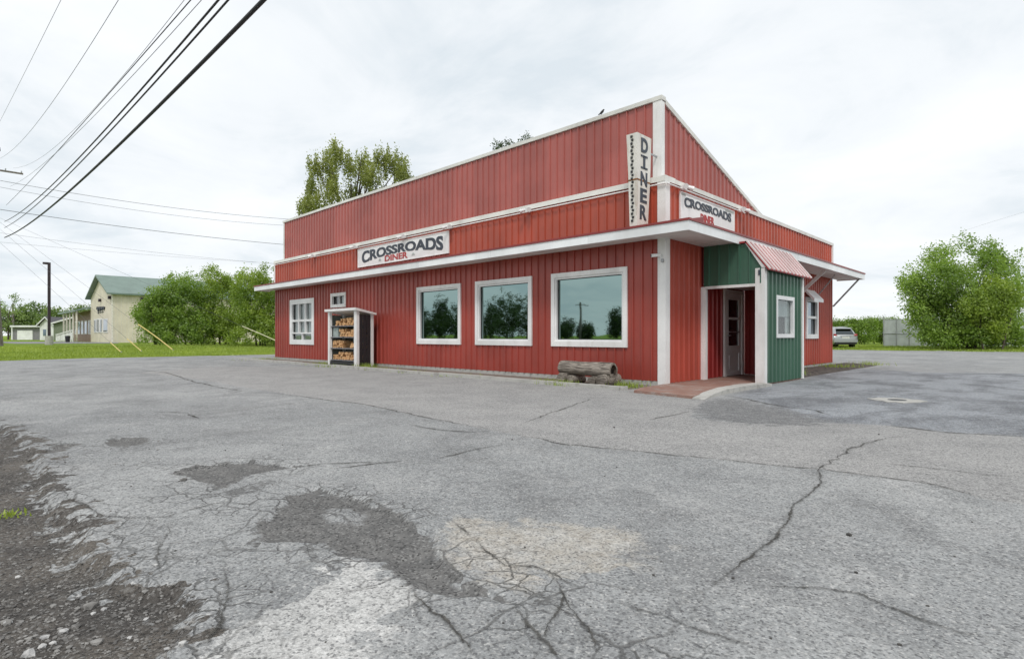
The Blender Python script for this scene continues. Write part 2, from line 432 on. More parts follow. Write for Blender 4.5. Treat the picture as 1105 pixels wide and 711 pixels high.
def SD(k):
    def f(X, Y):
        key = (k, X.shape)
        if key not in _c: _c[key] = sdf(POLY[k], X, Y)
        return _c[key]
    return f
def sd_potall(X, Y):
    return np.maximum.reduce([SD('pot')(X, Y), SD('pot2')(X, Y), SD('pot3')(X, Y), SD('pot4')(X, Y)])
def wob(X, Y):
    return 0.10 * (fbm(X * 3, Y * 3, 3, 11) - 0.45) + 0.05 * (vnoise(X * 11, Y * 11, 21) - 0.5)
def lot_z(X, Y):
    near = sstep(-1.6, -3.2, Y) if False else np.clip((-Y - 1.9) / 1.5, 0, 1)
    z = 0.05 * (fbm(X * 0.35, Y * 0.35, 3, 3) - 0.5) * near + 0.012 * (fbm(X * 2.2, Y * 2.2, 3, 5) - 0.5)
    wv = wob(X, Y)
    ip = sstep(-0.015, 0.045, sd_potall(X, Y) + wv) * (1 - 0.8 * sstep(-0.02, 0.05, SD('isle')(X, Y) + wv))
    ig = sstep(-0.02, 0.07, SD('gravel')(X, Y) + wv)
    z = z - 0.024 * ip - 0.05 * ig
    z += 0.022 * (fbm(X * 9, Y * 9, 3, 31) - 0.5) * ig + 0.004 * (fbm(X * 9, Y * 9, 3, 31) - 0.5) * ip
    z += 0.03 * (fbm(X * 2.5, Y * 2.5, 3, 33) - 0.5) * ig
    z += 0.004 * sstep(-0.02, 0.03, SD('apron')(X, Y) + wv)
    return z + 0.005 + np.where(Y > 34, ground_z(X, Y), 0) + np.where(X < -24, ground_z(X, Y), 0) * 0.6
def lot_keep(x, y):
    wv = 1.6 * (fbm(x * 0.4, y * 0.4, 3, 17) - 0.47)
    left = x > -25.6 + wv + 0.0 * y
    top = y < 36.0 + wv + 0.10 * x
    return left & top & (y > -13.2) & (x < 40)

n = NT('worn_asphalt')
p = n.pos()
big = n.noise(0.22, 5, 0.6); med = n.noise(1.4, 5, 0.62); mid2 = n.noise(7, 4, 0.65)
fine = n.noise(70, 3, 0.7); grain = n.noise(210, 2, 0.7)
spk = n.vor(105, 'F1'); spc = n.vor(105, 'F1', out='Color')
warp = n.N.new('ShaderNodeVectorMath'); warp.operation = 'ADD'
wsc = n.N.new('ShaderNodeVectorMath'); wsc.operation = 'SCALE'; wsc.inputs[3].default_value = 0.14
n.L.new(n.noise(4.0, 4, 0.6, col=True), wsc.inputs[0]); n.L.new(p, warp.inputs[0]); n.L.new(wsc.outputs[0], warp.inputs[1])
cells = n.vor(7.5, 'DISTANCE_TO_EDGE', warp.outputs[0]); cells2 = n.vor(2.3, 'DISTANCE_TO_EDGE', warp.outputs[0])
edge_n = n.mt('ADD', n.mt('MULTIPLY', n.mt('SUBTRACT', n.noise(9, 5, 0.7), 0.5), 0.15), n.mt('MULTIPLY', n.mt('SUBTRACT', n.noise(45, 3, 0.6), 0.5), 0.05))
chs = n.N.new('ShaderNodeSeparateColor'); n.L.new(n.vor(8.5, 'F1', warp.outputs[0], 'Color'), chs.inputs[0])
chs2 = n.N.new('ShaderNodeSeparateColor'); n.L.new(n.vor(19, 'F1', warp.outputs[0], 'Color'), chs2.inputs[0])
chunk = n.mt('ADD', n.mt('MULTIPLY', n.mt('SUBTRACT', chs.outputs[0], .5), .26), n.mt('MULTIPLY', n.mt('SUBTRACT', chs2.outputs[0], .5), .12))
def inside(name, w_=0.02, soft=1.0, off=0.0, ch=0.0):
    v_ = n.mt('ADD', n.attr(name), n.mt('MULTIPLY', edge_n, soft))
    if ch: v_ = n.mt('ADD', v_, n.mt('MULTIPLY', chunk, ch))
    return n.ss(n.mt('ADD', v_, off), -w_, w_)
col = n.mix(n.ss(big, 0.35, 0.65), (0.285, 0.290, 0.290), (0.375, 0.377, 0.372))
col = n.mix(n.mt('MULTIPLY', n.ss(med, 0.42, 0.72), 0.62), col, (0.190, 0.194, 0.196))
col = n.mix(n.mt('MULTIPLY', n.ss(mid2, 0.52, 0.75), 0.4), col, (0.40, 0.395, 0.385))
stn = n.noise(0.75, 9, 0.75, n.mapped((1.0, 1.0, 1.0), loc=(7.7, 3.1, 0)), 0.8)
col = n.mix(n.mt('MULTIPLY', n.ss(stn, 0.50, 0.66), 0.55), col, (0.165, 0.165, 0.165))
ble = n.noise(0.9, 9, 0.74, n.mapped((1.0, 1.0, 1.0), loc=(1.2, 13.4, 0)), 0.6)
col = n.mix(n.mt('MULTIPLY', n.ss(ble, 0.52, 0.68), 0.5), col, (0.45, 0.445, 0.435))
# side lot: older, bluish and stained
xs3 = n.N.new('ShaderNodeSeparateXYZ'); n.L.new(p, xs3.inputs[0]); xsep = xs3.outputs[0]
m_ = inside('sd_side', 0.25, 2.0)
st = n.noise(1.0, 9, 0.74, n.mapped((1.0, 0.6, 1)), 0.5)
sc_ = n.mix(n.ss(st, 0.42, 0.62), (0.30, 0.315, 0.335), (0.155, 0.162, 0.175))
col = n.mix(m_, col, sc_)
m_ = n.mt('MULTIPLY', inside('sd_apron', 0.03, 0.7), n.ss(n.mt('ADD', n.mt('MULTIPLY', ble, 9.0), xsep), -22.0, -7.0))
ap = n.mix(n.ss(med, 0.35, 0.7), (0.36, 0.352, 0.342), (0.295, 0.29, 0.284))
col = n.mix(m_, col, ap)
m_ = inside('sd_dark', 0.10, 2.2, 0, 1.0)
col = n.mix(n.mt('MULTIPLY', m_, .8), col, n.mix(n.ss(mid2, .3, .7), (0.125, 0.125, 0.128), (0.20, 0.20, 0.20)))
m_ = n.mt('MULTIPLY', inside('sd_white', 0.05, 1.5, 0, .9), n.ss(mid2, 0.22, 0.46))
col = n.mix(n.mt('MULTIPLY', m_, 0.9), col, n.mix(n.ss(med, 0.3, 0.7), (0.60, 0.59, 0.57), (0.48, 0.475, 0.46)))
m_ = n.mt('MULTIPLY', inside('sd_beige', 0.10, 1.8, 0, .7), n.ss(mid2, 0.18, 0.42))
col = n.mix(n.mt('MULTIPLY', m_, 0.9), col, n.mix(n.ss(mid2, 0.35, 0.7), (0.47, 0.45, 0.415), (0.38, 0.345, 0.295)))
# aggregate speckle
sv = n.N.new('ShaderNodeSeparateColor'); n.L.new(spc, sv.inputs[0])
col = n.mix(n.mt('MULTIPLY', n.ss(sv.outputs[0], 0.68, 0.97), 0.6), col, (0.07, 0.07, 0.075))
col = n.mix(n.mt('MULTIPLY', n.ss(sv.outputs[1], 0.80, 0.97), 0.5), col, (0.52, 0.51, 0.49))
gfac = n.ss(n.mt('ADD', n.mt('MULTIPLY', fine, .6), n.mt('MULTIPLY', n.noise(22, 4, .7), .4)), 0.30, 0.70, 0.62, 1.36)
gv = n.N.new('ShaderNodeCombineXYZ')
for i in range(3): n.L.new(gfac, gv.inputs[i])
col = n.mix(1.0, col, gv.outputs[0], 'MULTIPLY')
# crumbled cracks in cells
al = n.mt('MAXIMUM', inside('sd_alli', 0.3, 2.5), inside('sd_alli2', 0.3, 2.5))
nearpot = n.mt('MULTIPLY', n.ss(n.attr('sd_pot'), -0.40, -0.02), 1.0)
neargr = n.ss(n.attr('sd_gravel'), -0.55, 0.0)
zone = n.mt('MAXIMUM', al, n.mt('MAXIMUM', nearpot, neargr), clamp=True)
crk = n.mt('MULTIPLY', n.ss(cells, 0.004, 0.050, 1, 0), n.mt('MULTIPLY', zone, n.ss(n.noise(1.9, 3, 0.6), 0.40, 0.58)))
crk2 = n.mt('MULTIPLY', n.ss(cells2, 0.003, 0.022, 1, 0), n.mt('MULTIPLY', zone, 0.8))
crk = n.mt('MAXIMUM', crk, crk2)
col = n.mix(n.mt('MULTIPLY', crk, 0.72), col, (0.06, 0.057, 0.053))
# broken-out areas
isl = inside('sd_isle', 0.03, 1.0)
m_pot = n.mt('MULTIPLY', inside('sd_pot', 0.016, 0.6, 0, .32), n.mt('SUBTRACT', 1.0, n.mt('MULTIPLY', isl, 0.85)))
pv = n.vor(85, 'F1'); pcol = n.vor(85, 'F1', out='Color'); ps = n.N.new('ShaderNodeSeparateColor'); n.L.new(pcol, ps.inputs[0])
pc = n.mix(n.ss(mid2, 0.3, 0.7), (0.125, 0.123, 0.120), (0.185, 0.18, 0.173))
pc = n.mix(n.mt('MULTIPLY', n.ss(ps.outputs[0], 0.72, 0.95), 0.6), pc, (0.30, 0.295, 0.285))
pc = n.mix(n.mt('MULTIPLY', n.ss(ps.outputs[1], 0.75, 0.95), 0.7), pc, (0.03, 0.03, 0.03))
col = n.mix(m_pot, col, pc)
m_gr = inside('sd_gravel', 0.02, 1.0, 0, 1.25)
gc = n.mix(n.ss(n.noise(1.1, 5, 0.65), 0.40, 0.62), (0.085, 0.078, 0.072), (0.155, 0.138, 0.120))
gc = n.mix(n.mt('MULTIPLY', n.ss(n.attr('sd_gravel'), 0.35, 1.0), n.ss(n.noise(2.0, 5, 0.65), 0.34, 0.58)), gc, (0.23, 0.18, 0.135))
gc = n.mix(n.mt('MULTIPLY', n.ss(ps.outputs[0], 0.70, 0.93), 0.55), gc, (0.30, 0.29, 0.275))
gc = n.mix(n.mt('MULTIPLY', n.ss(ps.outputs[1], 0.72, 0.95), 0.7), gc, (0.03, 0.028, 0.026))
col = n.mix(m_gr, col, gc)
rough_zone = n.mt('MAXIMUM', n.mt('MULTIPLY', m_pot, .4), n.mt('MULTIPLY', m_gr, 1.5))
h = n.mt('ADD', n.mt('MULTIPLY', fine, 0.5), n.mt('MULTIPLY', grain, 0.25))
h = n.mt('ADD', h, n.mt('MULTIPLY', n.mt('MULTIPLY', rough_zone, pv), -1.1))
h = n.mt('ADD', h, n.mt('MULTIPLY', spk, -0.5))
h = n.mt('SUBTRACT', h, n.mt('MULTIPLY', crk, 1.0))
n.set('Base Color', col); n.set('Roughness', 0.92); n.set('Specular IOR Level', 0.25); n.bump(h, 0.008, 0.9)
M['asphalt'] = n.m
at_ = {'sd_gravel': SD('gravel'), 'sd_pot': sd_potall, 'sd_isle': SD('isle'), 'sd_white': SD('white'), 'sd_beige': SD('beige'),
       'sd_apron': SD('apron'), 'sd_dark': SD('dark'), 'sd_alli': SD('alli'), 'sd_alli2': SD('alli2'), 'sd_side': SD('sidelot')}
LXS = spaced(-28, -2.0, 6.6, 40, 0.03, 1.10, 0.45); LYS = spaced(-13.4, -11.2, -5.5, 41, 0.03, 1.10, 0.45)
grid_obj('parking_lot', LXS, LYS, lot_z, M['asphalt'], at_, lot_keep)
def lotz(x, y): return float(lot_z(np.array([[x]]), np.array([[y]]))[0, 0]) if False else _lz(x, y)
_LZ = None
def _lz(x, y):
    global _LZ
    if _LZ is None:
        X, Y = np.meshgrid(LXS, LYS, indexing='ij'); _LZ = lot_z(X, Y)
    i = min(max(np.searchsorted(LXS, x) - 1, 0), len(LXS) - 2); j = min(max(np.searchsorted(LYS, y) - 1, 0), len(LYS) - 2)
    a_ = (x - LXS[i]) / (LXS[i+1] - LXS[i]); b_ = (y - LYS[j]) / (LYS[j+1] - LYS[j])
    z = _LZ
    return float((z[i,j]*(1-a_)+z[i+1,j]*a_)*(1-b_) + (z[i,j+1]*(1-a_)+z[i+1,j+1]*a_)*b_)

# road behind the camera with its edge line
n = NT('road_asphalt'); a = n.noise(60, 3, 0.7); b = n.noise(0.6, 4, 0.6)
n.set('Base Color', n.mix(n.ss(a, 0.3, 0.7), (0.05, 0.05, 0.052), (0.10, 0.10, 0.10))); n.set('Roughness', 0.9); n.bump(a, 0.005)
M['road'] = n.m
tag(MB().box(-400, 300, -24, -13.25, -0.5, -0.005).build('road', M['road']), kind='structure')
M['roadpaint'] = plain('road_paint', (0.6, 0.6, 0.58), 0.7)
M['roadyellow'] = plain('road_paint_yellow', (0.55, 0.38, 0.05), 0.7)
tag(MB().box(-400, 300, -14.3, -14.18, -0.01, 0.0).build('road_edge_line', M['roadpaint']), kind='structure')
tag(MB().box(-400, 300, -18.7, -18.58, -0.01, 0.0).build('road_centre_line', M['roadyellow']), kind='structure')

# crack ribbons: thin dirt-filled splits lying in the surface
CR = [
 (0.014, [(1000,468),(958,473),(916,485),(884,506),(886,520),(872,535),(856,545),(851,562),(833,585),(800,608),(776,627),(746,647),(713,665)]),
 (0.009, [(809,634),(847,634),(893,636),(926,641),(958,655),(1000,671),(1037,683),(1080,690)]),
 (0.007, [(654,645),(689,660),(713,665),(746,680),(802,697),(850,712)]),
 (0.018, [(551,654),(562,664),(574,678),(590,696),(602,712)]),
 (0.012, [(608,640),(606,655),(591,678),(588,692)]),
 (0.009, [(510,579),(524,594),(545,610),(577,611),(600,620),(614,631),(655,643)]),
 (0.010, [(438,628),(461,655),(480,668),(493,681),(516,712)]),
 (0.008, [(487,562),(510,579)]),
 (0.008, [(600,620),(612,650),(640,690),(646,712)]),
 (0.010, [(130,560),(180,557),(211,549),(242,541),(283,546)]),
 (0.030, [(441,458),(473,464),(505,466),(529,465)]),
 (0.016, [(464,496),(511,485),(548,478)]),
 (0.045, [(782,428),(807,431),(827,436),(851,440),(879,443),(897,449)]),
 (0.014, [(540,465.6),(614,479),(684,485),(759,493),(829,500),(884,505),(954,515),(1010,524),(1061,538),(1110,545)]),
 (0.020, [(297,424),(390,436),(459,450),(540,465.6)]),
 (0.030, [(954,459),(1023,467),(1110,472)]),
 (0.010, [(950,500),(1000,505),(1060,512),(1110,516)]),
 (0.030, [(110,397.5),(150,399),(177,402),(211,413),(263,422),(297,424)]),
 (0.020, [(640,430),(605,443),(562,457)]), (0.020, [(700,453),(730,448),(745,444)]),
 (0.009, [(57,535),(80,540),(95,546),(110,556),(160,560)]),
 (0.020, [(360,505),(400,500),(440,496)]), (0.03, [(10,411),(50,409),(90,404)]), (0.03, [(160,445),(200,446),(215,452)]),
 (0.008, [(185,560),(170,600),(175,628)]), (0.010, [(354,665),(366,673)]), (0.006, [(236,640),(240,670),(222,700)]),
 (0.009, [(240,610),(246,640),(240,668),(226,690),(196,708)]),
 (0.02, [(300,505),(350,500),(420,497)]),
]
cv_co, cv_f, cv_v, cv_w = [], [], [], []
for wd, pts in CR:
    P_ = [Vector(gp(u, v)) for u, v in pts]; fine_p = []
    for i in range(len(P_) - 1):
        a_, b_ = P_[i], P_[i+1]; ln = (b_ - a_).length; k = min(60, max(3, int(ln / 0.10)))
        nrm = Vector((-(b_ - a_).y, (b_ - a_).x)).normalized()
        for j in range(k):
            t = j / k; amp = min(0.03, ln * 0.03) * (math.sin(math.pi * t) * 0.6 + 0.4)
            fine_p.append(a_.lerp(b_, t) + nrm * random.uniform(-amp, amp))
    fine_p.append(P_[-1]); m = len(fine_p); o_ = len(cv_co); hwd = 0.045 + wd * 1.5
    for i, q in enumerate(fine_p):
        d = (fine_p[min(i+1, m-1)] - fine_p[max(i-1, 0)]); nrm = Vector((-d.y, d.x)).normalized()
        tp = min(1, 5 * min(i, m - 1 - i) / m + 0.05)
        for sg_ in (-1, 0, 1):
            r = q + nrm * hwd * sg_
            cv_co.append((r.x, r.y, _lz(r.x, r.y) + 0.005)); cv_v.append(sg_ * hwd); cv_w.append(wd * .38 * tp)
        if i:
            b0 = o_ + 3 * (i - 1)
            cv_f += [(b0, b0+1, b0+4, b0+3), (b0+1, b0+2, b0+5, b0+4)]
n = NT('crack_dirt'); n.set('Roughness', 1.0); n.set('Specular IOR Level', .1)
d_ = n.mt('ADD', n.attr('cv'), n.mt('MULTIPLY', n.mt('SUBTRACT', n.noise(16, 5, .7), .5), .055))
d_ = n.mt('ABSOLUTE', d_)
wv_ = n.mt('MULTIPLY', n.attr('cw'), n.ss(n.noise(5, 4, .65), .30, .72, .25, 1.7))
rt_ = n.mt('DIVIDE', d_, n.mt('ADD', wv_, .0008))
al_ = n.mt('MULTIPLY', n.ss(rt_, .45, 1.6, .85, 0.0), n.ss(n.noise(3.0, 4, .6), .28, .62, .35, 1.0))
al_ = n.mt('MULTIPLY', al_, n.ss(n.attr('cw'), .0, .0035))
halo = n.mt('MULTIPLY', n.ss(rt_, 1.0, 5.5, .28, 0.0), n.ss(n.noise(30, 3, .7), .35, .7))
al_ = n.mt('MAXIMUM', al_, halo)
n.set('Base Color', n.mix(n.ss(n.noise(40, 3, .6), .35, .65), (.05, .048, .044), (.10, .095, .085)))
n.set('Alpha', al_)
me = np_mesh('asphalt_crack', np.array(cv_co), np.array(cv_f), 4)
me.attributes.new('cv', 'FLOAT', 'POINT').data.foreach_set('value', np.array(cv_v, np.float32))
me.attributes.new('cw', 'FLOAT', 'POINT').data.foreach_set('value', np.array(cv_w, np.float32))
tag(link('asphalt_crack', me, n.m), 'dark dirt-filled cracks running through the worn asphalt', 'cracks', kind='stuff')

mx_, my_ = gp(968, 432.5)
dr = thing('drain_cover', 'small round drain in a pale concrete patch on the side lot', 'drain', (mx_, my_, lotz(mx_, my_)))
MB().prism([(mx_ + .36 * math.cos(t) * random.uniform(.8, 1.15), my_ + .36 * math.sin(t) * random.uniform(.8, 1.15)) for t in np.linspace(0, 6.283, 22)[:-1]], -.05, .016).build('collar', M['concrete'], dr)
MB().prism([(mx_ + .13 * math.cos(t), my_ + .13 * math.sin(t)) for t in np.linspace(0, 6.283, 17)[:-1]], -.04, .020).build('lid', M['black'], dr)

# loose gravel and single stones on the broken shoulder
def ico(r, seed):
    bm = bmesh.new(); bmesh.ops.create_icosphere(bm, subdivisions=1, radius=r); rr = random.Random(seed)
    for v in bm.verts: v.co *= rr.uniform(0.65, 1.2)
    for v in bm.verts: v.co.z *= 0.6
    vs = [v.co.copy() for v in bm.verts]; fs = [tuple(v.index for v in f.verts) for f in bm.faces]; bm.free(); return vs, fs
mb = MB(); shapes = [ico(1, i) for i in range(5)]
gpoly = POLY['gravel']; cnt = 0
cand = np.array([gp(u, v) for u, v in zip(rng.uniform(-20, 215, 4200), rng.uniform(460, 735, 4200))])
sdv = sdf(gpoly, cand[:, 0][None], cand[:, 1][None])[0]
for (x, y), s_ in zip(cand, sdv):
    if s_ < 0.0 and random.random() > 0.06: continue
    dist = math.hypot(x - CAM[0], y - CAM[1])
    r = 0.0028 * math.exp(random.gauss(0.15, 0.55)) * (1 + 0.08 * dist)
    vs, fs = shapes[random.randrange(5)]; a_ = random.uniform(0, 6.28); ca, sa = math.cos(a_), math.sin(a_); z0 = _lz(x, y)
    mb.add([((v.x*ca - v.y*sa)*r + x, (v.x*sa + v.y*ca)*r + y, v.z*r + z0 + r*0.25) for v in vs], fs)
n = NT('gravel_stone'); c = n.noise(14, 2, 0.5)
n.set('Base Color', n.mix(n.ss(c, 0.35, 0.65), (0.10, 0.095, 0.09), (0.28, 0.27, 0.255))); n.set('Roughness', 0.95); M['stone'] = n.m
tag(mb.build('gravel', M['stone'], ), 'loose grey gravel scattered over the broken lot edge', 'gravel', kind='stuff')
mb = MB()
for (u, v) in zip(rng.uniform(120, 1090, 150), 440 + 265 * rng.uniform(0, 1, 150) ** 1.3):
    x, y = gp(u, v); d = math.hypot(x - CAM[0], y - CAM[1]); r = .0022 * math.exp(random.gauss(0, .55)) * (1 + .22 * d)
    vs, fs = shapes[random.randrange(5)]; z0 = _lz(x, y)
    mb.add([(q.x * r + x, q.y * r + y, q.z * r + z0 + r * .3) for q in vs], fs)
tag(mb.build('asphalt_crumbs', plain('asphalt_crumb', (0.07, 0.066, 0.06), .95, var=.6, scale=30)), 'small dark asphalt crumbs strewn over the lot', 'debris', kind='stuff')
n = NT('pale_stone'); c = n.noise(30, 4, 0.6)
n.set('Base Color', n.mix(n.ss(c, 0.35, 0.65), (0.36, 0.355, 0.35), (0.55, 0.54, 0.52))); n.set('Roughness', 0.95); n.bump(c, 0.01); M['palestone'] = n.m
for i, (u, v, px_) in enumerate([(31,690,15),(69,666,10),(48,672,9),(45,682,9),(57,678,8),(100,648,6),(112,644,7),(157,653,7),(181,691,9),(197,693,9),(168,609,6),(8,656,11),(85,628,5),(60,600,5),(140,672,6),(20,610,6)]):
    x, y = gp(u, v); d = math.hypot(x - CAM[0], y - CAM[1]); r = px_ * 0.40 * d / FPX
    vs, fs = ico(r, 50 + i); m_b = MB().add(vs, fs)
    o = m_b.build('stone', M['palestone']); o.location = (x, y, _lz(x, y) + r * 0.22); o.rotation_euler = (0, 0, i * 1.3)
    tag(o, 'pale broken stone lying on the dark gravel', 'stone', 'pale stones on the gravel')

# ------------------------------------------------------------------ the diner
XL, YB = -19.2, 11.8                 # left end of the front wall, rear end of the side wall
YU, XU = 0.40, -0.32                 # set-back of the tall false front and its gable
ZS = 3.06                            # soffit height
PITCH = 0.229
def fmap(y0): return lambda s, d, z: (s, y0 - d, z)
def smap(x0): return lambda s, d, z: (x0 + d, s, z)
def lmap(x0): return lambda s, d, z: (x0 - d, s, z)
def bmap(y0): return lambda s, d, z: (s, y0 + d, z)
def wbox(mb, mp, s0, s1, d0, d1, z0, z1):
    a_ = mp(s0, d0, z0); b_ = mp(s1, d1, z1)
    return mb.box(*[q for i in range(3) for q in (min(a_[i], b_[i]), max(a_[i], b_[i]))])
def ranges(z0, z1, mid, ops):
    rs = [(z0, z1)]
    for (a_, b_, c_, d_) in ops:
        if a_ < mid < b_:
            nr = []
            for (p_, q_) in rs:
                if d_ <= p_ or c_ >= q_: nr.append((p_, q_)); continue
                if c_ > p_: nr.append((p_, c_))
                if d_ < q_: nr.append((d_, q_))
            rs = nr
    return rs
_pcache = {}
def panel_profile(wd):
    pts = [0.0]; dd = {0.0: 0.0}
    k = 0
    while True:
        c_ = PITCH * (k + 0.5)
        if c_ + 0.03 > wd: break
        for off, dv in ((-0.026, 0), (-0.013, 0.030), (0.013, 0.030), (0.026, 0)):
            pts.append(c_ + off); dd[c_ + off] = dv
        k += 1
    pts.append(wd); dd[wd] = 0.0
    return sorted(dd.items())
def siding(parent, mat, s0, s1, z0, ztop, mp, key, ops=(), name='siding_panel', pw=4 * PITCH):
    s = s0; zt = ztop if callable(ztop) else (lambda q: ztop)
    while s < s1 - 1e-4:
        wd = min(pw, s1 - s)
        po = [o for o in ops if o[1] > s and o[0] < s + wd]
        shared = not po and not callable(ztop)
        ck = (key, round(wd, 4), round(z0, 4), None if callable(ztop) else round(ztop, 4), mat.name)
        org = mp(s, 0, 0)
        if shared and ck in _pcache: me = _pcache[ck]
        else:
            prof = panel_profile(wd); xs = [p_[0] for p_ in prof]; ds = [p_[1] for p_ in prof]
            cuts = sorted(set(xs + [q - s for o in po for q in (o[0], o[1]) if s < q < s + wd]))
            parts = [MB(), MB()]; split = True
            for a_, b_ in zip(cuts[:-1], cuts[1:]):
                if b_ - a_ < 1e-5: continue
                da, db = np.interp([a_, b_], xs, ds)
                ta, tb = zt(s + a_), zt(s + b_)
                rs = ranges(z0, 99, s + (a_ + b_) / 2, po)
                if len(rs) < 2: split = False
                for j, (p_, q_) in enumerate(rs):
                    qa, qb = (ta, tb) if q_ > 90 else (q_, q_)
                    if max(qa, qb) - p_ < 1e-3: continue
                    qa = max(qa, p_); qb = max(qb, p_)
                    vs = [mp(s + a_, da, p_), mp(s + b_, db, p_), mp(s + b_, db, qb), mp(s + a_, da, qa)]
                    parts[min(j, 1)].add([(v[0]-org[0], v[1]-org[1], v[2]-org[2]) for v in vs], [(0, 1, 2, 3)])
            mb = parts[0]
            if split and parts[1].v:            # the panel is cut right through by an opening: two pieces
                link(name, parts[1].mesh(name), mat, parent).location = org
            else: mb.add(parts[1].v, parts[1].f)
            me = mb.mesh(name)
            if shared: _pcache[ck] = me
        o = link(name, me, mat, parent); o.location = org
        s += wd
def core(name, parent, s0, s1, z0, z1, mp, ops=(), mat=None, th=0.14):
    mb = MB(); cuts = sorted(set([s0, s1] + [q for o in ops for q in o[:2] if s0 < q < s1]))
    for a_, b_ in zip(cuts[:-1], cuts[1:]):
        for (p_, q_) in ranges(z0, z1, (a_ + b_) / 2, ops): wbox(mb, mp, a_, b_, -th, -0.006, p_, q_)
    return mb.build(name, mat or M['dark'], parent)

diner = thing('diner_building', 'long red ribbed-metal diner with a tall sloped false front and white canopy', 'diner')
FM, SM = fmap(0), smap(0)
WINS = [(-8.55, -6.44, .79, 2.545), (-5.81, -3.685, .79, 2.545), (-3.04, -.885, .79, 2.545)]
WL = (-17.59, -15.40, .68, 2.55); WS = (-14.04, -12.90, 2.10, 2.64)
shr = lambda o, e: (o[0] + e, o[1] - e, o[2] + e, o[3] - e)
OPF = [shr(o, 0.07) for o in WINS + [WL, WS]]
DOOR = (2.78, 3.90, 0.06, 2.17); WSD = (8.85, 10.08, .95, 2.28)
OPS = [shr(WSD, .06), (DOOR[0] + .06, DOOR[1] - .06, 0.0, DOOR[3] - .06)]

fwall = core('front_wall', diner, XL + .02, -.02, 0.0, 4.2, FM, OPF)
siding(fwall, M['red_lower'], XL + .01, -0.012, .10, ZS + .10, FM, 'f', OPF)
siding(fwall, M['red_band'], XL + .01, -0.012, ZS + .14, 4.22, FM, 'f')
swall = core('side_wall', diner, .16, YB - .02, 0.0, 4.2, SM, OPS)
siding(swall, M['red_side'], 0.012, 1.64, .06, ZS + .10, SM, 's', OPS)
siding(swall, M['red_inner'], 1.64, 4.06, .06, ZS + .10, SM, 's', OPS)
siding(swall, M['red_side'], 4.06, YB - .01, .10, ZS + .10, SM, 's', OPS)
siding(swall, M['red_band'], 0.012, YB - .01, ZS + .14, 4.22, SM, 's')
lwall = core('end_wall', diner, .16, YB - .16, 0.0, 4.2, lmap(XL))
siding(lwall, M['red_side'], 0.012, YB - .01, .10, 4.22, lmap(XL), 'l')
rwall = core('rear_wall', diner, XL + .02, -.02, 0.0, 4.2, bmap(YB))
siding(rwall, M['red_side'], XL + .01, -0.012, .10, 4.22, bmap(YB), 'b')
# tall false front with its gable and the shed roof behind it
ZU = 6.08; SLP = 0.296
gab = lambda y: ZU + 0.03 - SLP * (y - YU)
uwall = core('false_front', diner, XL + .07, XU - .02, 4.3, ZU, fmap(YU))
siding(uwall, M['red_upper'], XL + .06, XU - 0.012, 4.30, ZU + .02, fmap(YU), 'u')
YG = YU + (gab(YU) - 4.2) / SLP
gw = MB().extr([(XU - .01, YU + .16, 4.2), (XU - .01, YG, 4.2), (XU - .01, YU + .16, gab(YU + .16))], (-.12, 0, 0)).build('gable_wall', M['dark'], diner)
siding(gw, M['red_upper'], YU + .01, YG, 4.22, gab, smap(XU), 'g')
gl = MB().extr([(XL + .08, YU + .16, 4.2), (XL + .08, YG, 4.2), (XL + .08, YU + .16, gab(YU + .16))], (.12, 0, 0)).build('gable_wall', M['dark'], diner)
siding(gl, M['red_upper'], YU + .01, YG, 4.22, gab, lmap(XL + .06), 'gl')
mb = MB().extr([(XL + .10, YU + .15, gab(YU + .15) - .06), (XL + .10, YG + .3, 4.06), (XL + .10, YG + .3, 4.16), (XL + .10, YU + .15, gab(YU + .15) + .02)], (XU - XL - .14, 0, 0))
mb.box(XL + .15, -.15, YG + .28, YB - .15, 4.05, 4.15)
mb.build('roof', M['greyroof'], diner)
# trims
mb = MB().box(-.145, .038, -.038, -.0, .02, ZS - .002).box(0.0, .038, -.0, .145, .02, ZS - .002); mb.build('corner_trim', M['white'], diner)
mb = MB().box(-.15, .038, -.038, 0, ZS + .16, 4.23).box(0, .038, 0, .145, ZS + .16, 4.23); mb.build('corner_trim', M['white'], diner)
mb = MB().box(XU - .17, XU + .038, YU - .038, YU, 4.34, ZU + .03).box(XU, XU + .038, YU, YU + .10, 4.34, ZU - .0); mb.build('corner_trim', M['white'], diner)
mb = MB().box(XL - .038, XL + .10, -.038, 0, ZS + .16, 4.23).box(XL - .038, XL, 0, .1, ZS + .16, 4.23); mb.build('corner_trim', M['white'], diner)
mb = MB().box(XL + .035, XL + .14, YU - .038, YU, 4.34, ZU + .02).box(XL + .035, XL + .06, YU, YU + .1, 4.34, ZU); mb.build('corner_trim', M['white'], diner)
mb = MB().box(0, .038, YB - .09, YB + .038, ZS + .16, 4.23).box(-.1, 0, YB, YB + .038, ZS + .16, 4.23); mb.build('corner_trim', M['white'], diner)
def run_cap(name, a0, a1, boxf):
    q = a0
    while q < a1 - 1e-3:
        q1 = min(q + 3.05, a1); q1 = a1 if a1 - q1 < .6 else q1
        boxf(q + .0015, q1 - .0015, random.uniform(-.004, .004)).build(name, M['cap'], diner); q = q1
run_cap('band_cap', XL - .04, .04, lambda a, b, j: MB().box(a, b, -.045 + j, YU - .03, 4.23 + j, 4.345 + j))
mb = MB().box(XU + .03, .042, YU - .03, YB + .04, 4.23, 4.325); mb.build('band_cap', M['cap'], diner)
run_cap('parapet_cap', XL - .02, XU + .05, lambda a, b, j: MB().box(a, b, YU - .05 + j, YU + .13, ZU + .03 + j, ZU + .12 + j))
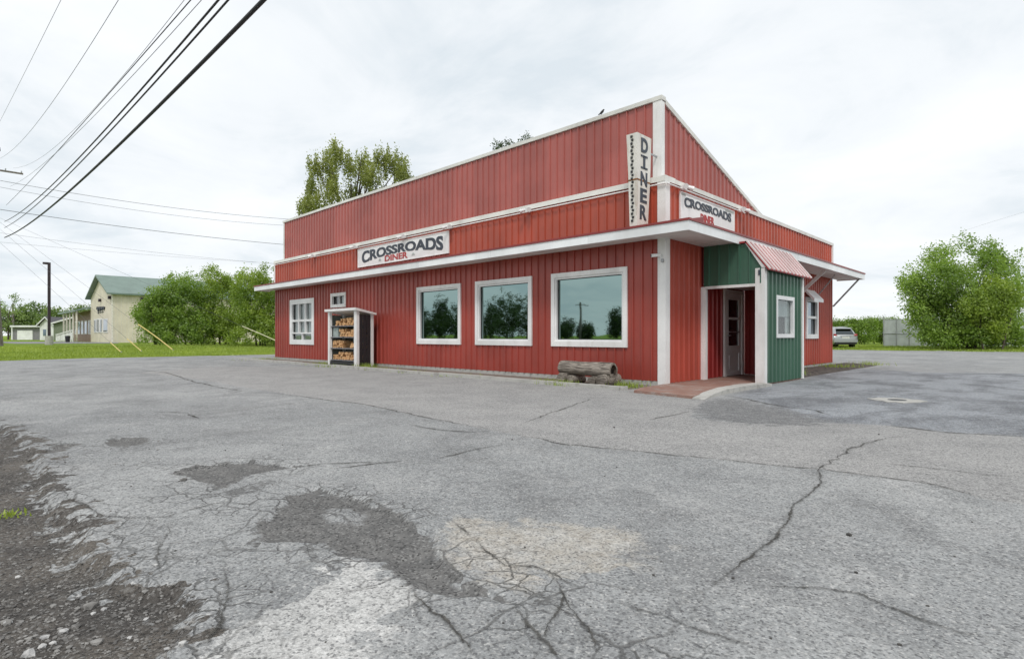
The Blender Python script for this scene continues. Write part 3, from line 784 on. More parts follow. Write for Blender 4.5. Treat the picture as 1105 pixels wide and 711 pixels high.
mb = MB().extr([(XU + .045, YU + .13, gab(YU + .13) - .03), (XU + .045, YG + .25, gab(YG + .25) - .03), (XU + .045, YG + .25, gab(YG + .25) + .06), (XU + .045, YU + .13, gab(YU + .13) + .08)], (-.17, 0, 0))
mb.build('rake_cap', M['cap'], diner)
mb = MB().extr([(XL + .02, YU + .13, gab(YU + .13) - .03), (XL + .02, YG + .25, gab(YG + .25) - .03), (XL + .02, YG + .25, gab(YG + .25) + .06), (XL + .02, YU + .13, gab(YU + .13) + .08)], (.17, 0, 0))
mb.build('rake_cap', M['cap'], diner)
mb = MB().box(XL, -.0, .004, .12, -.15, .10).box(-.12, -.004, .0, YB, -.15, .09).box(XL + .004, XL + .12, .12, YB, -.15, .10); mb.build('foundation', M['concrete'], diner)

# canopy
CF, CS, CXL, CYB = -.69, .88, -19.75, 12.4
can = MB().extr([(CXL + .03, CF + .03, 3.215), (CXL + .03, -.024, 3.215), (CXL + .03, -.024, 3.36), (CXL + .03, CF + .03, 3.235)], (CS - .03 - CXL - .03, 0, 0))
can.extr([(CS - .03, -.0, 3.212), (.026, 0, 3.212), (.026, 0, 3.36), (CS - .03, 0, 3.232)], (0, CYB - .03, 0))
canopy = can.build('canopy', M['redmetal'], diner)
def run_of(name, mat, parent, a0, a1, ln, boxf):
    q = a0
    while q < a1 - 1e-3:
        q1 = min(q + ln, a1); q1 = a1 if a1 - q1 < .6 else q1
        boxf(q + .002, q1 - .002, random.uniform(-.0035, .0035)).build(name, mat, parent); q = q1
run_of('fascia', M['fascia'], canopy, CXL, CS, 3.05, lambda a, b, j: MB().box(a, b, CF + j * .5, CF + .028, 3.02 + j, 3.20))
run_of('fascia', M['fascia'], canopy, CF + .028, CYB, 3.05, lambda a, b, j: MB().box(CS - .028, CS + j * .5, a, b, 3.02 + j, 3.20))
MB().box(CXL, CXL + .028, CF + .028, 0, 3.022, 3.20).build('fascia', M['fascia'], canopy)
MB().box(0, CS - .028, CYB - .028, CYB, 3.022, 3.20).build('fascia', M['fascia'], canopy)
mb = MB().box(CXL - .02, CS + .02, CF - .02, CF + .05, 3.203, 3.246).box(CS - .05, CS + .02, CF + .05, CYB + .02, 3.203, 3.246).box(0, CS - .05, CYB - .05, CYB + .02, 3.203, 3.246).box(CXL - .02, CXL + .05, CF + .05, 0, 3.203, 3.246)
mb.build('drip_edge', M['redmetal'], canopy)
x = CXL + .03
while x < CS - .03:
    x1 = min(x + 1.215, CS - .03)
    MB().box(x + .003, x1 - .003, CF + .03, -.024, ZS - .005 + random.uniform(-.003, .003), ZS + .012).build('soffit_panel', M['soffit'], canopy); x = x1
y = -.018
while y < CYB - .03:
    y1 = min(y + 1.215, CYB - .03)
    MB().box(.024, CS - .03, y + .003, y1 - .003, ZS - .005 + random.uniform(-.003, .003), ZS + .012).build('soffit_panel', M['soffit'], canopy); y = y1
for (p_, q_, wd, ht, mt_) in [((.03, 8.5, 2.43), (.66, 8.5, 3.045), .10, .04, 'white'), ((.03, 10.15, 2.42), (.52, 10.15, 3.045), .03, .03, 'galv'),
                             ((.02, YB + .04, 2.08), (.80, YB + .25, 3.045), .05, .05, 'galv'), ((.03, 5.6, 2.42), (.66, 5.6, 3.045), .06, .04, 'white')]:
    MB().beam(p_, q_, wd, ht, (0, 1, 0)).build('canopy_strut', M[mt_], canopy)

# windows
def frame4(mb, mp, s0, s1, z0, z1, w_, d0, d1, wb=None):
    wb = wb or w_
    wbox(mb, mp, s0, s0 + w_, d0, d1, z0 + wb, z1 - w_); wbox(mb, mp, s1 - w_, s1, d0, d1, z0 + wb, z1 - w_)
    wbox(mb, mp, s0, s1, d0, d1, z1 - w_, z1); wbox(mb, mp, s0, s1, d0, d1, z0, z0 + wb); return mb
def curtain(mp, s0, s1, z0, z1, d, parent, mat, amp=.012, wl=.12, name='curtain'):
    ns = int((s1 - s0) / (wl / 6)) + 2; mb = MB(); ss_ = np.linspace(s0, s1, ns)
    dd = d + amp * np.sin(ss_ / wl * 2 * math.pi + 0.8 * np.sin(ss_ * 3.1))
    vs = []; fs = []
    for i in range(ns):
        vs += [mp(ss_[i], dd[i], z0), mp(ss_[i], dd[i], z1)]
        if i: fs.append((2*i-2, 2*i, 2*i+1, 2*i-1))
    mb.add(vs, fs, True); return mb.build(name, mat, parent)
def backing(mp, s0, s1, z0, z1, d, parent, mat=None):
    return wbox(MB(), mp, s0, s1, d - .02, d, z0, z1).build('dark_backing', mat or M['dark'], parent)
for (a_, b_, c_, d_) in WINS:
    wdw = frame4(MB(), FM, a_, b_, c_, d_, .105, -.03, .045, .12).build('window', M['white'], diner)
    frame4(MB(), FM, a_ + .105, b_ - .105, c_ + .12, d_ - .105, .045, -.075, .012).build('sash', M['white2'], wdw)
    frame4(MB(), FM, a_ + .15, b_ - .15, c_ + .165, d_ - .15, .014, -.07, -.045).build('gasket', M['black'], wdw)
    wbox(MB(), FM, a_ + .14, b_ - .14, -.085, -.062, c_ + .15, d_ - .14).build('pane', M['teal'], wdw)
# left window: three lights over three, with curtains and a lower ledge
a_, b_, c_, d_ = WL
wdw = frame4(MB(), FM, a_, b_, c_, d_, .20, -.03, .05, .20).build('window', M['white2'], diner)
i0, i1, k0, k1 = a_ + .20, b_ - .20, c_ + .20, d_ - .20
mb = MB()
for t in (1/3, 2/3):
    wbox(mb, FM, i0 + (i1 - i0) * t - .04, i0 + (i1 - i0) * t + .04, -.06, .03, k0 + .30, k1)
wbox(mb, FM, i0, i1, -.06, .034, 1.62, 1.71); wbox(mb, FM, i0, i1, -.06, .034, k0 + .24, k0 + .30)
wbox(mb, FM, (i0 + i1) / 2 - .03, (i0 + i1) / 2 + .03, -.06, .02, k0, k0 + .24)
mb.build('mullion', M['white2'], wdw)
wbox(MB(), FM, i0 - .02, i1 + .02, -.055, -.048, k0 - .02, k1 + .02).build('pane', M['glass'], wdw)
curtain(FM, i0 - .03, i1 + .03, k0 - .04, k1 + .04, -.11, wdw, M['curtain'], .02, .14)
backing(FM, i0 - .06, i1 + .06, k0 - .06, k1 + .06, -.14, wdw)
# small high window
a_, b_, c_, d_ = WS
wdw = frame4(MB(), FM, a_, b_, c_, d_, .12, -.03, .05).build('window', M['white'], diner)
wbox(MB(), FM, (a_+b_)/2 - .02, (a_+b_)/2 + .02, -.05, .0, c_ + .12, d_ - .12).build('mullion', M['white2'], wdw)
wbox(MB(), FM, a_ + .10, b_ - .10, -.06, -.05, c_ + .10, d_ - .10).build('pane', M['glass'], wdw)
backing(FM, a_ + .05, b_ - .05, c_ + .05, d_ - .05, -.2, wdw)
curtain(FM, a_ + .62, b_ - .08, c_ + .08, d_ - .08, -.12, wdw, M['curtain'])
# side window with a small white hood
a_, b_, c_, d_ = WSD
wdw = frame4(MB(), SM, a_, b_, c_, d_, .14, -.03, .05).build('window', M['white2'], diner)
wbox(MB(), SM, a_ + .14, b_ - .14, -.05, .02, 1.60, 1.68).build('meeting_rail', M['white2'], wdw)
wbox(MB(), SM, a_ + .12, b_ - .12, -.06, -.05, c_ + .12, d_ - .12).build('pane', M['farglass'], wdw)
backing(SM, a_ + .05, b_ - .05, c_ + .05, d_ - .05, -.12, wdw)
mb = MB().extr([(.03, a_ - .10, 2.52), (.30, a_ - .10, 2.22), (.30, a_ - .10, 2.12), (.03, a_ - .10, 2.44)], (0, .95, 0))
mb.build('hood', M['white2'], wdw)

# entry vestibule
VX, VY0, VY1 = 1.38, 1.64, 4.08
MB().box(.03, VX - .07, VY0 + .05, VY1 - .07, 2.20, 2.23).build('entry_ceiling', M['soffit'], diner)
vest = MB().box(VX - .06, VX - .01, VY0 + .12, 2.24, .06, 2.44).box(VX - .06, VX - .01, 3.44, VY1 - .02, .06, 2.44).box(VX - .06, VX - .01, 2.24, 3.44, .06, .97).box(VX - .06, VX - .01, 2.24, 3.44, 1.95, 2.44).build('vestibule', M['dark'], diner)
FV, SV = fmap(VY0), smap(VX)
siding(vest, M['green'], .06, VX - .03, 2.15, lambda s: ZS - .01 if s < .85 else (3.015 if s < 1.03 else 3.015 - (s - 1.03) * 1.55), FV, 'vf')
VW = (2.27, 3.41, 1.0, 1.93)
siding(vest, M['green'], VY0 + .05, VY1 - .03, .04, 2.46, SV, 'vs', [shr(VW, .05)])
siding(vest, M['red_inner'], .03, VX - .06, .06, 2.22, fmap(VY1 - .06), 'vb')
siding(vest, M['green'], .03, VX - .02, .06, lambda s: ZS - .1 if s < .98 else ZS - .1 - (s - .98) * 1.4, bmap(VY1 - .02), 'vbb')
siding(vest, M['white2'], VY0 + .15, VY1 - .08, .06, 2.22, lmap(VX - .065), 'vin', [shr(VW, .05)])
MB().box(.0, .11, VY0 - .03, VY0 + .08, .05, 2.14).build('entry_post', M['white'], vest)
MB().box(VX - .17, VX + .028, VY0 - .028, VY0 + .11, .02, 2.47).build('entry_post', M['white'], vest)
MB().box(VX - .04, VX + .028, VY1 - .07, VY1 + .03, .02, 2.47).build('entry_post', M['white'], vest)
MB().box(.11, VX - .17, VY0 - .03, VY0 + .06, 2.09, 2.15).build('lintel', M['white'], vest)
MB().extr([(.99, VY0 - .04, 3.045), (1.06, VY0 - .04, 3.045), (VX + .09, VY0 - .04, 2.475), (VX - .03, VY0 - .04, 2.475)], (0, .06, 0)).build('rake_trim', M['white'], vest)
MB().box(VX - .10, VX - .06, VY0 - .045, VY0 - .028, 2.32, 2.43).build('house_number', M['letter'], vest)
# sloped entry roof with standing ribs
r0, r1 = Vector((1.02, 0, 3.07)), Vector((VX + .13, 0, 2.43))
MB().box(.882, 1.03, VY0 - .05, VY1 + .25, 3.03, 3.066).build('roof_flashing', M['redroof'], vest); ya, yb = VY0 - .05, VY1 + .25
rd = (r1 - r0); rn = Vector((-rd.z, 0, rd.x)).normalized(); rn = rn if rn.z > 0 else -rn
er = MB().extr([(r0.x, ya, r0.z), (r1.x, ya, r1.z), tuple(Vector((r1.x, ya, r1.z)) - rn * .03), tuple(Vector((r0.x, ya, r0.z)) - rn * .03)], (0, yb - ya, 0)).build('entry_roof', M['redroof'], vest)
k = 0
for k in range(12):
    yy = ya + .03 + (yb - ya - .06) * k / 11
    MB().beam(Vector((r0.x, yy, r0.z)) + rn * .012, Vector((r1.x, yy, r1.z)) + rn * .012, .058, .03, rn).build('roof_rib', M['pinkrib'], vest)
a_, b_, c_, d_ = VW
frame4(MB(), SV, a_, b_, c_, d_, .085, -.03, .04).build('window_frame', M['white2'], vest)
wbox(MB(), SV, a_ + .07, b_ - .07, -.03, -.024, c_ + .07, d_ - .07).build('window_pane', M['glass'], vest)
wbox(MB(), SV, a_ + .07, b_ - .07, -.045, -.040, 1.47, d_ - .07).build('window_blind', M['curtain'], vest)
wbox(MB(), SV, 3.02, b_ - .09, -.05, -.042, c_ + .07, 1.46).build('window_blind', M['curtain'], vest)
wbox(MB(), SV, a_ + .05, b_ - .05, -.075, -.055, c_ + .04, d_ - .04).build('dark_backing', M['dark'], vest)
# door in the side wall, inside the vestibule
a_, b_, c_, d_ = DOOR
mb = MB(); wbox(mb, SM, a_, a_ + .12, -.04, .05, c_, d_); wbox(mb, SM, b_ - .10, b_, -.04, .05, c_, d_); wbox(mb, SM, a_ + .12, b_ - .10, -.04, .05, d_ - .10, d_)
door = mb.build('door', M['white'], diner)
mb = MB(); frame4(mb, SM, a_ + .12, b_ - .10, c_ + .01, d_ - .10, .14, -.02, .025, .10)
wbox(mb, SM, a_ + .26, b_ - .24, -.02, .024, .62, .80); wbox(mb, SM, a_ + .26, b_ - .24, -.02, .022, 1.44, 1.50)
wbox(mb, SM, a_ + .26, b_ - .24, -.02, .004, .15, .63)
wbox(mb, SM, a_ + .33, b_ - .31, -.0, .016, .24, .55)
mb.build('door_leaf', M['white2'], door)
wbox(MB(), SM, a_ + .25, b_ - .23, -.015, -.004, .79, 1.96).build('door_pane', M['dkglass'], door)
wbox(MB(), SM, a_ + .04, b_ - .04, -.06, -.045, .02, d_ - .03).build('dark_backing', M['dark'], door)
MB().tube([(.025, a_ + .19, 1.05), (.075, a_ + .19, 1.05)], .018, 8).tube([(.07, a_ + .19, 1.05), (.07, a_ + .29, 1.05)], .012, 8).build('door_handle', M['galv'], door)
wbox(MB(), SM, a_ + .26, b_ - .24, .012, .034, 1.12, 1.15).build('push_bar', M['galv'], door)

# conduit and flood lights below the band cap
mb = MB().tube([(XL + .1, -.075, 4.165), (-12, -.075, 4.16), (-6, -.075, 4.168), (.06, -.075, 4.165)], .017, 6).tube([(.075, -.07, 4.165), (.075, 3.9, 4.165)], .017, 6)
mb.build('conduit', M['white'], diner)
def flood(x, y, face):
    mb = MB(); d = Vector((0, -1, 0)) if face == 'f' else Vector((1, 0, 0)); s_ = Vector((1, 0, 0)) if face == 'f' else Vector((0, 1, 0))
    p_ = Vector((x, y, 4.20)); mb.box(p_.x - .05, p_.x + .05, p_.y - .05, p_.y + .05, 4.14, 4.24)
    body = mb.build('flood_light', M['white'], diner)
    for sg in (-1, 1):
        c0 = p_ + s_ * sg * .05 + d * .03 + Vector((0, 0, .02)); c1 = c0 + s_ * sg * .11 + d * .10 - Vector((0, 0, .05))
        MB().tube([c0, c0.lerp(c1, .35), c1], [.02, .035, .058], 10).build('lamp_head', M['white2'], body)
for x in (-15.3, -12.1, -9.15, -6.85, -3.75): flood(x, -.10, 'f')
for y in (.62, 3.62): flood(.10, y, 's')
# security camera on the corner trim
mb = MB().box(-.09, -.03, -.05, -.022, 2.60, 2.70).beam((-.06, -.05, 2.66), (-.10, -.12, 2.70), .02, .02)
sc = mb.build('security_camera', M['white2'], diner)
MB().tube([(-.06, -.07, 2.71), (-.20, -.20, 2.69)], .035, 10).build('camera_body', M['white2'], sc)
MB().tube([(-.20, -.20, 2.69), (-.206, -.206, 2.689)], .028, 10).build('lens', M['black'], sc)
MB().tube([(-.03, -.05, 2.62), (-.02, -.06, 2.56)], .03, 8).build('junction_cap', M['galv'], sc)

# ------------------------------------------------------------------ signs
def text_pts(s, size=1.0, offset=0.0, extrude=0.01):
    cu = bpy.data.curves.new('t', 'FONT'); cu.body = s; cu.size = size; cu.offset = offset; cu.extrude = extrude
    cu.resolution_u = 5; cu.align_x = 'LEFT'
    ob = bpy.data.objects.new('t', cu); me = bpy.data.meshes.new_from_object(ob)
    v = np.array([tuple(q.co) for q in me.vertices]); f = [tuple(p_.vertices) for p_ in me.polygons]
    bpy.data.objects.remove(ob); bpy.data.curves.remove(cu); bpy.data.meshes.remove(me)
    v[:, 0] -= v[:, 0].min(); return v, f
def crossroads(parent, mp, s0, s1, z0, z1, arch=1.0, b0=.17, t0=.84, d0=.09, d1=.39):
    W, H = s1 - s0, z1 - z0
    v, f = text_pts('CROSSROADS', 1.0, 0.040, 0.5); tw = v[:, 0].max(); y0, y1 = 0.0, 0.70
    t = v[:, 0] / tw; q = np.clip((v[:, 1] - y0) / (y1 - y0), -.02, 1.02)
    bot = b0 + .27 * arch * (1 - np.abs(2 * t - 1) ** 2.0); top = t0 + .04 * arch * (1 - np.abs(2 * t - 1) ** 2)
    zz_ = z0 + H * (bot + (top - bot) * q); ss_ = s0 + W * (.045 + .91 * t)
    dd = np.where(v[:, 2] > 0, .030, .020)
    MB().add([mp(a, b, c) for a, b, c in zip(ss_, dd, zz_)], f).build('lettering', M['letter'], parent)
    v, f = text_pts('DINER', 1.0, 0.025, 0.5); tw = v[:, 0].max(); t = v[:, 0] / tw; q = v[:, 1] / .70
    ss_ = s0 + W * (.335 + .26 * t); zz_ = z0 + H * (d0 + (d1 - d0) * q); dd = np.where(v[:, 2] > 0, .031, .020)
    MB().add([mp(a, b, c) for a, b, c in zip(ss_, dd, zz_)], f).build('lettering', M['redletter'], parent)
    mb = MB()
    for c_ in (.275, .655):
        for j in range(3): wbox(mb, mp, s0 + W * (c_ - .018 + .004 * j), s0 + W * (c_ + .018 - .004 * j), .02, .027, z0 + H * (.15 + .05 * j), z0 + H * (.175 + .05 * j))
    mb.build('ornament', M['greyletter'], parent)
sg = thing('diner_sign', 'wide white signboard lettered CROSSROADS DINER above the picture windows', 'sign', (-9.48, -.06, 3.46))
FS = fmap(-.028)
wbox(MB(), FS, -12.02, -6.94, 0, .02, 3.46, 4.10).build('panel', M['signwhite'], sg)
frame4(MB(), FS, -12.03, -6.93, 3.45, 4.11, .025, 0, .034).build('frame', M['white2'], sg)
crossroads(sg, FS, -11.98, -6.98, 3.47, 4.09)
sg = thing('diner_sign', 'short white CROSSROADS DINER signboard above the green entry vestibule', 'sign', (.06, 1.92, 3.42))
SS = smap(.028)
wbox(MB(), SS, .56, 3.30, 0, .02, 3.42, 4.11).build('panel', M['signwhite'], sg)
frame4(MB(), SS, .55, 3.31, 3.41, 4.12, .025, 0, .034).build('frame', M['white2'], sg)
crossroads(sg, SS, .62, 3.24, 3.40, 4.10, .22, .60, .89, .30, .55)
for q0, q1 in ((.585, .80), (2.80, 3.27)): wbox(MB(), SS, q0, q1, .02, .0255, 4.05, 4.095).build('peeled_patch', M['greyletter'], sg)
# vertical blade sign
bs = thing('blade_sign', 'tall rusty white vertical sign reading DINER standing over the canopy corner', 'sign', (-.4, -.3, 3.27))
T = [(-.53, -.61, 5.15), (-.275, -.61, 5.15), (-.275, -.06, 5.15), (-.53, -.06, 5.15)]
Bm = [(-.49, -.60, 4.22), (-.285, -.60, 4.22), (-.285, -.10, 4.22), (-.49, -.10, 4.22)]
B0 = [(-.47, -.58, 3.25), (-.30, -.58, 3.25), (-.30, -.17, 3.25), (-.47, -.17, 3.25)]
mb = MB()
for lo, hi in ((Bm, T), (B0, [(p_[0], p_[1], 4.205) for p_ in Bm])):
    mb.add(lo + hi, [(0,3,2,1),(4,5,6,7),(0,1,5,4),(1,2,6,5),(2,3,7,6),(3,0,4,7)])
mb.build('cabinet', M['signrust'], bs)
mb = MB().box(-.5, -.28, -.605, -.09, 4.195, 4.225); mb.build('rust_seam', plain('rust', (0.25, 0.11, 0.04), .9, var=.5, scale=20), bs)
for i in range(25):
    z_ = 3.36 + i * .071; t = (z_ - 3.25) / 1.9
    yq = -.585 - .028 * t - .006; xq = -.405 + .02 * (i % 2)
    MB().box(xq - .022, xq + .022, yq - .012, yq + .01, z_, z_ + .042).build('bulb_socket', M['black'], bs)
for i, ch in enumerate('DINER'):
    if ch == 'I':
        v = []; 
        mbx = MB().box(.17, .27, 0, .70, -.5, .5).box(.05, .39, 0, .09, -.5, .5).box(.05, .39, .61, .70, -.5, .5); v = np.array(mbx.v); f = mbx.f
    else: v, f = text_pts(ch, 1.0, 0.03, 0.5)
    wd = v[:, 0].max() - v[:, 0].min(); zc = 4.80 - i * .342
    s_ = (v[:, 0] - v[:, 0].min()) / wd; q = v[:, 1] / .70
    tt = (zc - 3.25) / 1.9; ymid = -.33 - .03 * (1 - tt); hw = .125
    zz_ = zc + .275 * q; tz = np.clip((zz_ - 3.25) / 1.9, 0, 1)
    xx = -.300 + .0255 * tz + np.where(v[:, 2] > 0, .012, .0)
    MB().add([(a, b, c) for a, b, c in zip(xx, ymid - hw + 2 * hw * s_, zz_)], f).build('letter', M['letter'], bs)
mb = MB().beam((-.4, -.12, 4.9), (-.4, YU - .03, 4.9), .03, .03).beam((-.4, -.14, 4.05), (-.4, -.03, 4.05), .05, .05).beam((-.4, -.15, 3.6), (-.4, -.03, 3.6), .05, .05)
mb.build('bracket', M['galv'], bs)

# ------------------------------------------------------------------ walkway, slab and curb
def bumpy_strip(name, poly, z0, z1, mat, kind='structure', jitter=.03, step=.35):
    pts = []
    for i in range(len(poly)):
        a_ = Vector(poly[i]); b_ = Vector(poly[(i + 1) % len(poly)]); k = max(1, int((b_ - a_).length / step))
        for j in range(k):
            q = a_.lerp(b_, j / k)
            pts.append((q.x + random.uniform(-jitter, jitter), q.y + random.uniform(-jitter, jitter)))
    o = MB().prism(pts, z0, z1).build(name, mat); return tag(o, kind=kind)
x = -19.6; i = 0
walk = tag(MB().box(-19.5, -.1, -1.22, -.05, -.15, .012).build('walkway', M['walk']), kind='structure')
while x < -.15:
    ln = random.uniform(1.5, 2.3); x1 = min(x + ln, -.1)
    pts = []
    for (xa, ya_) in ((x + .012, -1.40), (x1 - .012, -1.40), (x1 - .012, -1.20), (x + .012, -1.20)): pts.append((xa + random.uniform(-.01, .01), ya_ + random.uniform(-.02, .02)))
    MB().prism(pts, -.12, .10 + random.uniform(-.035, .012)).build('curb_stone', M['concrete'], walk)
    x = x1
slab = bumpy_strip('porch_slab', [(.28, -1.60), (1.50, -1.78), (1.36, -.6), (1.34, 1.0), (1.36, VY1 - .07), (.03, VY1 - .07), (.0, -.04), (.10, -1.1)], -.12, .055, M['slab'], jitter=.008)
mb = MB(); pc_ = [(1.62, -1.84), (1.50, -1.2), (1.44, -.5), (1.44, .3), (1.46, 1.1), (1.46, 1.60)]
for (p_, q_), (h0, h1) in zip(zip(pc_[:-1], pc_[1:]), ((.03, .07), (.07, .10), (.10, .105), (.105, .09), (.09, .07))):
    a_ = Vector((p_[0], p_[1], 0)); b_ = Vector((q_[0], q_[1], 0)); s_ = Vector((.10, 0, 0))
    mb.add([a_-s_+Vector((0,0,-.12)), a_+s_+Vector((0,0,-.12)), b_+s_+Vector((0,0,-.12)), b_-s_+Vector((0,0,-.12)), a_-s_+Vector((0,0,h0)), a_+s_+Vector((0,0,h0-.015)), b_+s_+Vector((0,0,h1-.015)), b_-s_+Vector((0,0,h1))],
           [(0,3,2,1),(4,5,6,7),(0,1,5,4),(1,2,6,5),(2,3,7,6),(3,0,4,7)])
tag(mb.build('porch_curb', M['concrete']), kind='structure')
# planting bed along the side wall
n = NT('bed_soil'); c = n.noise(9, 5, 0.7)
n.set('Base Color', n.mix(n.ss(c, .35, .65), (0.035, 0.030, 0.026), (0.12, 0.10, 0.085))); n.set('Roughness', 1.0); n.bump(c, .04); M['soil'] = n.m
grid_obj('soil_bed', np.linspace(.0, 1.25, 26), np.linspace(VY1 + .05, 12.9, 90), lambda X, Y: .004 + .085 * np.clip(np.sin(math.pi * np.clip(X / 1.25, 0, 1)) ** .6, 0, 1) * sstep(VY1, VY1 + .8, Y) * sstep(12.9, 11.9, Y) * (0.5 + fbm(X * 3, Y * 3, 3, 77)), M['soil'])

# ------------------------------------------------------------------ log bench
LBX = .62
lb = thing('log_bench', 'grey weathered hollow log resting on short logs under the corner picture window', 'bench', (-2.05 + LBX, -.72, .012))
def rough_log(p, q, r, n_=18, seg=14, amp=.10, sd=0):
    rr = random.Random(sd); p = Vector(p); q = Vector(q); d = (q - p); ln = d.length; d.normalize()
    a_ = d.cross(Vector((0, 0, 1))).normalized(); b_ = a_.cross(d); vs = []; fs = []
    ph = [rr.uniform(0, 6.28) for _ in range(4)]
    for i in range(seg + 1):
        t = i / seg
        for k in range(n_):
            th = 2 * math.pi * k / n_
            rad = r * (1 + amp * (.45 * math.sin(3 * th + ph[0] + 2 * t) + .35 * math.sin(5 * th + ph[1] - 3 * t) + .35 * math.sin(6 * t + ph[2])) + rr.uniform(-.025, .025))
            vs.append(p + d * ln * t + (a_ * math.cos(th) + b_ * math.sin(th)) * rad)
    for i in range(seg):
        for k in range(n_): fs.append((i*n_+k, (i+1)*n_+k, (i+1)*n_+(k+1) % n_, i*n_+(k+1) % n_)[::-1])
    return vs, fs, n_
vs, fs, n_ = rough_log((-2.74 + LBX, -.74, .345), (-1.40 + LBX, -.70, .325), .152, sd=3)
mb = MB().add(vs, fs, True)
# hollow rims at both ends
for base, sg_ in ((0, -1), (len(vs) - n_, 1)):
    ring = [Vector(v) for v in vs[base:base + n_]]; cen = sum(ring, Vector()) / n_
    inner = [cen + (v - cen) * .74 for v in ring]; deep = [v + Vector((-sg_ * .10, 0, 0)) for v in inner]
    fr = [(k, (k+1) % n_, (k+1) % n_ + n_, k + n_) for k in range(n_)]
    if sg_ > 0: fr = [f[::-1] for f in fr]
    mb.add(ring + inner, fr)
    MB().add(inner + deep, fr + [tuple(range(n_, 2*n_))]).build('log_end', M['logend'], lb)
mb.build('log', M['log'], lb)
for xs_, ys0, ys1, r, sd in ((-2.60, -.97, -.45, .115, 5), (-2.37, -.93, -.50, .09, 8), (-1.76, -.98, -.46, .10, 6), (-1.52, -.98, -.44, .12, 9)):
    vs, fs, n_ = rough_log((xs_ + LBX, ys0, .012 + r * .95), (xs_ + .03 + LBX, ys1, .012 + r * .95), r, 14, 6, .12, sd)
    MB().add(vs, fs, True).add(vs[:n_], [tuple(range(n_))]).add(vs[-n_:], [tuple(range(n_))[::-1]]).build('support_log', M['log'], lb)

# ------------------------------------------------------------------ firewood rack
rk = thing('firewood_rack', 'open white-framed wooden rack with slanting roof and four shelves by the front wall', 'rack', (-11.6, -.65, .012))
RX0, RX1, RY0, RY1 = -12.55, -10.62, -.92, -.28
for (px_, py_) in ((RX0, RY0), (RX1 - .17, RY0), (RX0, RY1 - .10), (RX1 - .12, RY1 - .10)):
    wd = .17 if (px_ > -11 and py_ < -.5) else .11
    MB().box(px_, px_ + wd, py_, py_ + .10, .012, 1.78 if py_ > -.5 else 1.86).build('post', M['white'], rk)
MB().extr([(RX0 - .10, RY0 - .08, 1.88), (RX0 - .10, RY1 + .06, 1.74), (RX0 - .10, RY1 + .06, 1.80), (RX0 - .10, RY0 - .08, 1.96)], (RX1 - RX0 + .18, 0, 0)).build('roof', M['white'], rk)
MB().box(RX0 + .11, RX1 - .12, RY1 - .03, RY1 - .01, .10, 1.74).build('back_panel', plain('rack_back', (0.16, 0.18, 0.165), .8), rk)
MB().box(RX0 + .02, RX0 + .04, RY0 + .10, RY1 - .10, .10, 1.76).build('side_panel', plain('rack_side', (0.16, 0.18, 0.165), .8), rk)
for k in range(3): MB().box(RX1 - .035, RX1 - .018, RY0 + .11 + .145 * k, RY0 + .235 + .145 * k, .05, 1.74).build('side_board', M['black'], rk)
SHZ = [.22, .62, 1.0, 1.38]
for z_ in SHZ: MB().box(RX0 + .06, RX1 - .06, RY0 + .04, RY1 - .04, z_ - .025, z_).build('shelf', M['greyside'], rk)
MB().box(RX0 + .11, RX1 - .17, RY0 + .02, RY0 + .05, .05, .17).build('kick_board', M['black'], rk)
# firewood bundles
def wedge(r, ln, seed):
    rr = random.Random(seed); k = rr.choice((3, 3, 4)); pts = []
    for j in range(k):
        th = 2 * math.pi * j / k + rr.uniform(-.3, .3); pts.append((r * math.cos(th) * rr.uniform(.8, 1.15), r * math.sin(th) * rr.uniform(.7, 1.1)))
    m = MB().extr([(p_[0], -ln / 2, p_[1]) for p_ in pts], (0, ln, 0)).mesh('split_log'); m.materials.append(M['fire']); return m
wedges = [wedge(.065, .40, i) for i in range(7)]
M['twine'] = plain('bundle_wrap', (0.55, 0.50, 0.42), .4)
def bundle(x, z, cols, rows, label, seed):
    rr = random.Random(seed)
    t = thing('firewood_bundle', label, 'firewood', (x, -.62, z), rr.uniform(-.06, .06), 'firewood bundles in the rack')
    for r_ in range(rows):
        for c_ in range(cols - (r_ % 2)):
            o = bpy.data.objects.new('split_log', rr.choice(wedges)); COL.objects.link(o); o.parent = t
            o.location = ((c_ - (cols - 1 - (r_ % 2)) / 2) * .098, rr.uniform(-.03, .03), .05 + r_ * .082)
            o.rotation_euler = (rr.uniform(-.05, .05), rr.uniform(0, 6.28), rr.uniform(-.08, .08))
    return t
for (row, xs_) in ((0, (-12.20, -11.80, -11.40, -11.02)), (1, (-12.22, -11.82, -11.05)), (2, (-11.72, -11.35, -11.0)), (3, (-12.05, -11.66, -11.28, -10.98))):
    nm = ('bottom', 'second lowest', 'third', 'top')[row]
    for j, x in enumerate(xs_):
        bundle(x, SHZ[row], 4 if j % 2 == 0 else 3, 3 if (row + j) % 3 else 2, f'tan split firewood bundle on the {nm} shelf of the rack', row * 10 + j)
tag(MB().box(-12.40, -12.05, -.80, -.45, SHZ[2], SHZ[2] + .32).box(-12.38, -12.07, -.802, -.80, SHZ[2] + .04, SHZ[2] + .28).build('carton', plain('carton_grey', (0.33, 0.38, 0.36), .8)), 'grey-green carton standing on the third shelf of the firewood rack', 'carton')

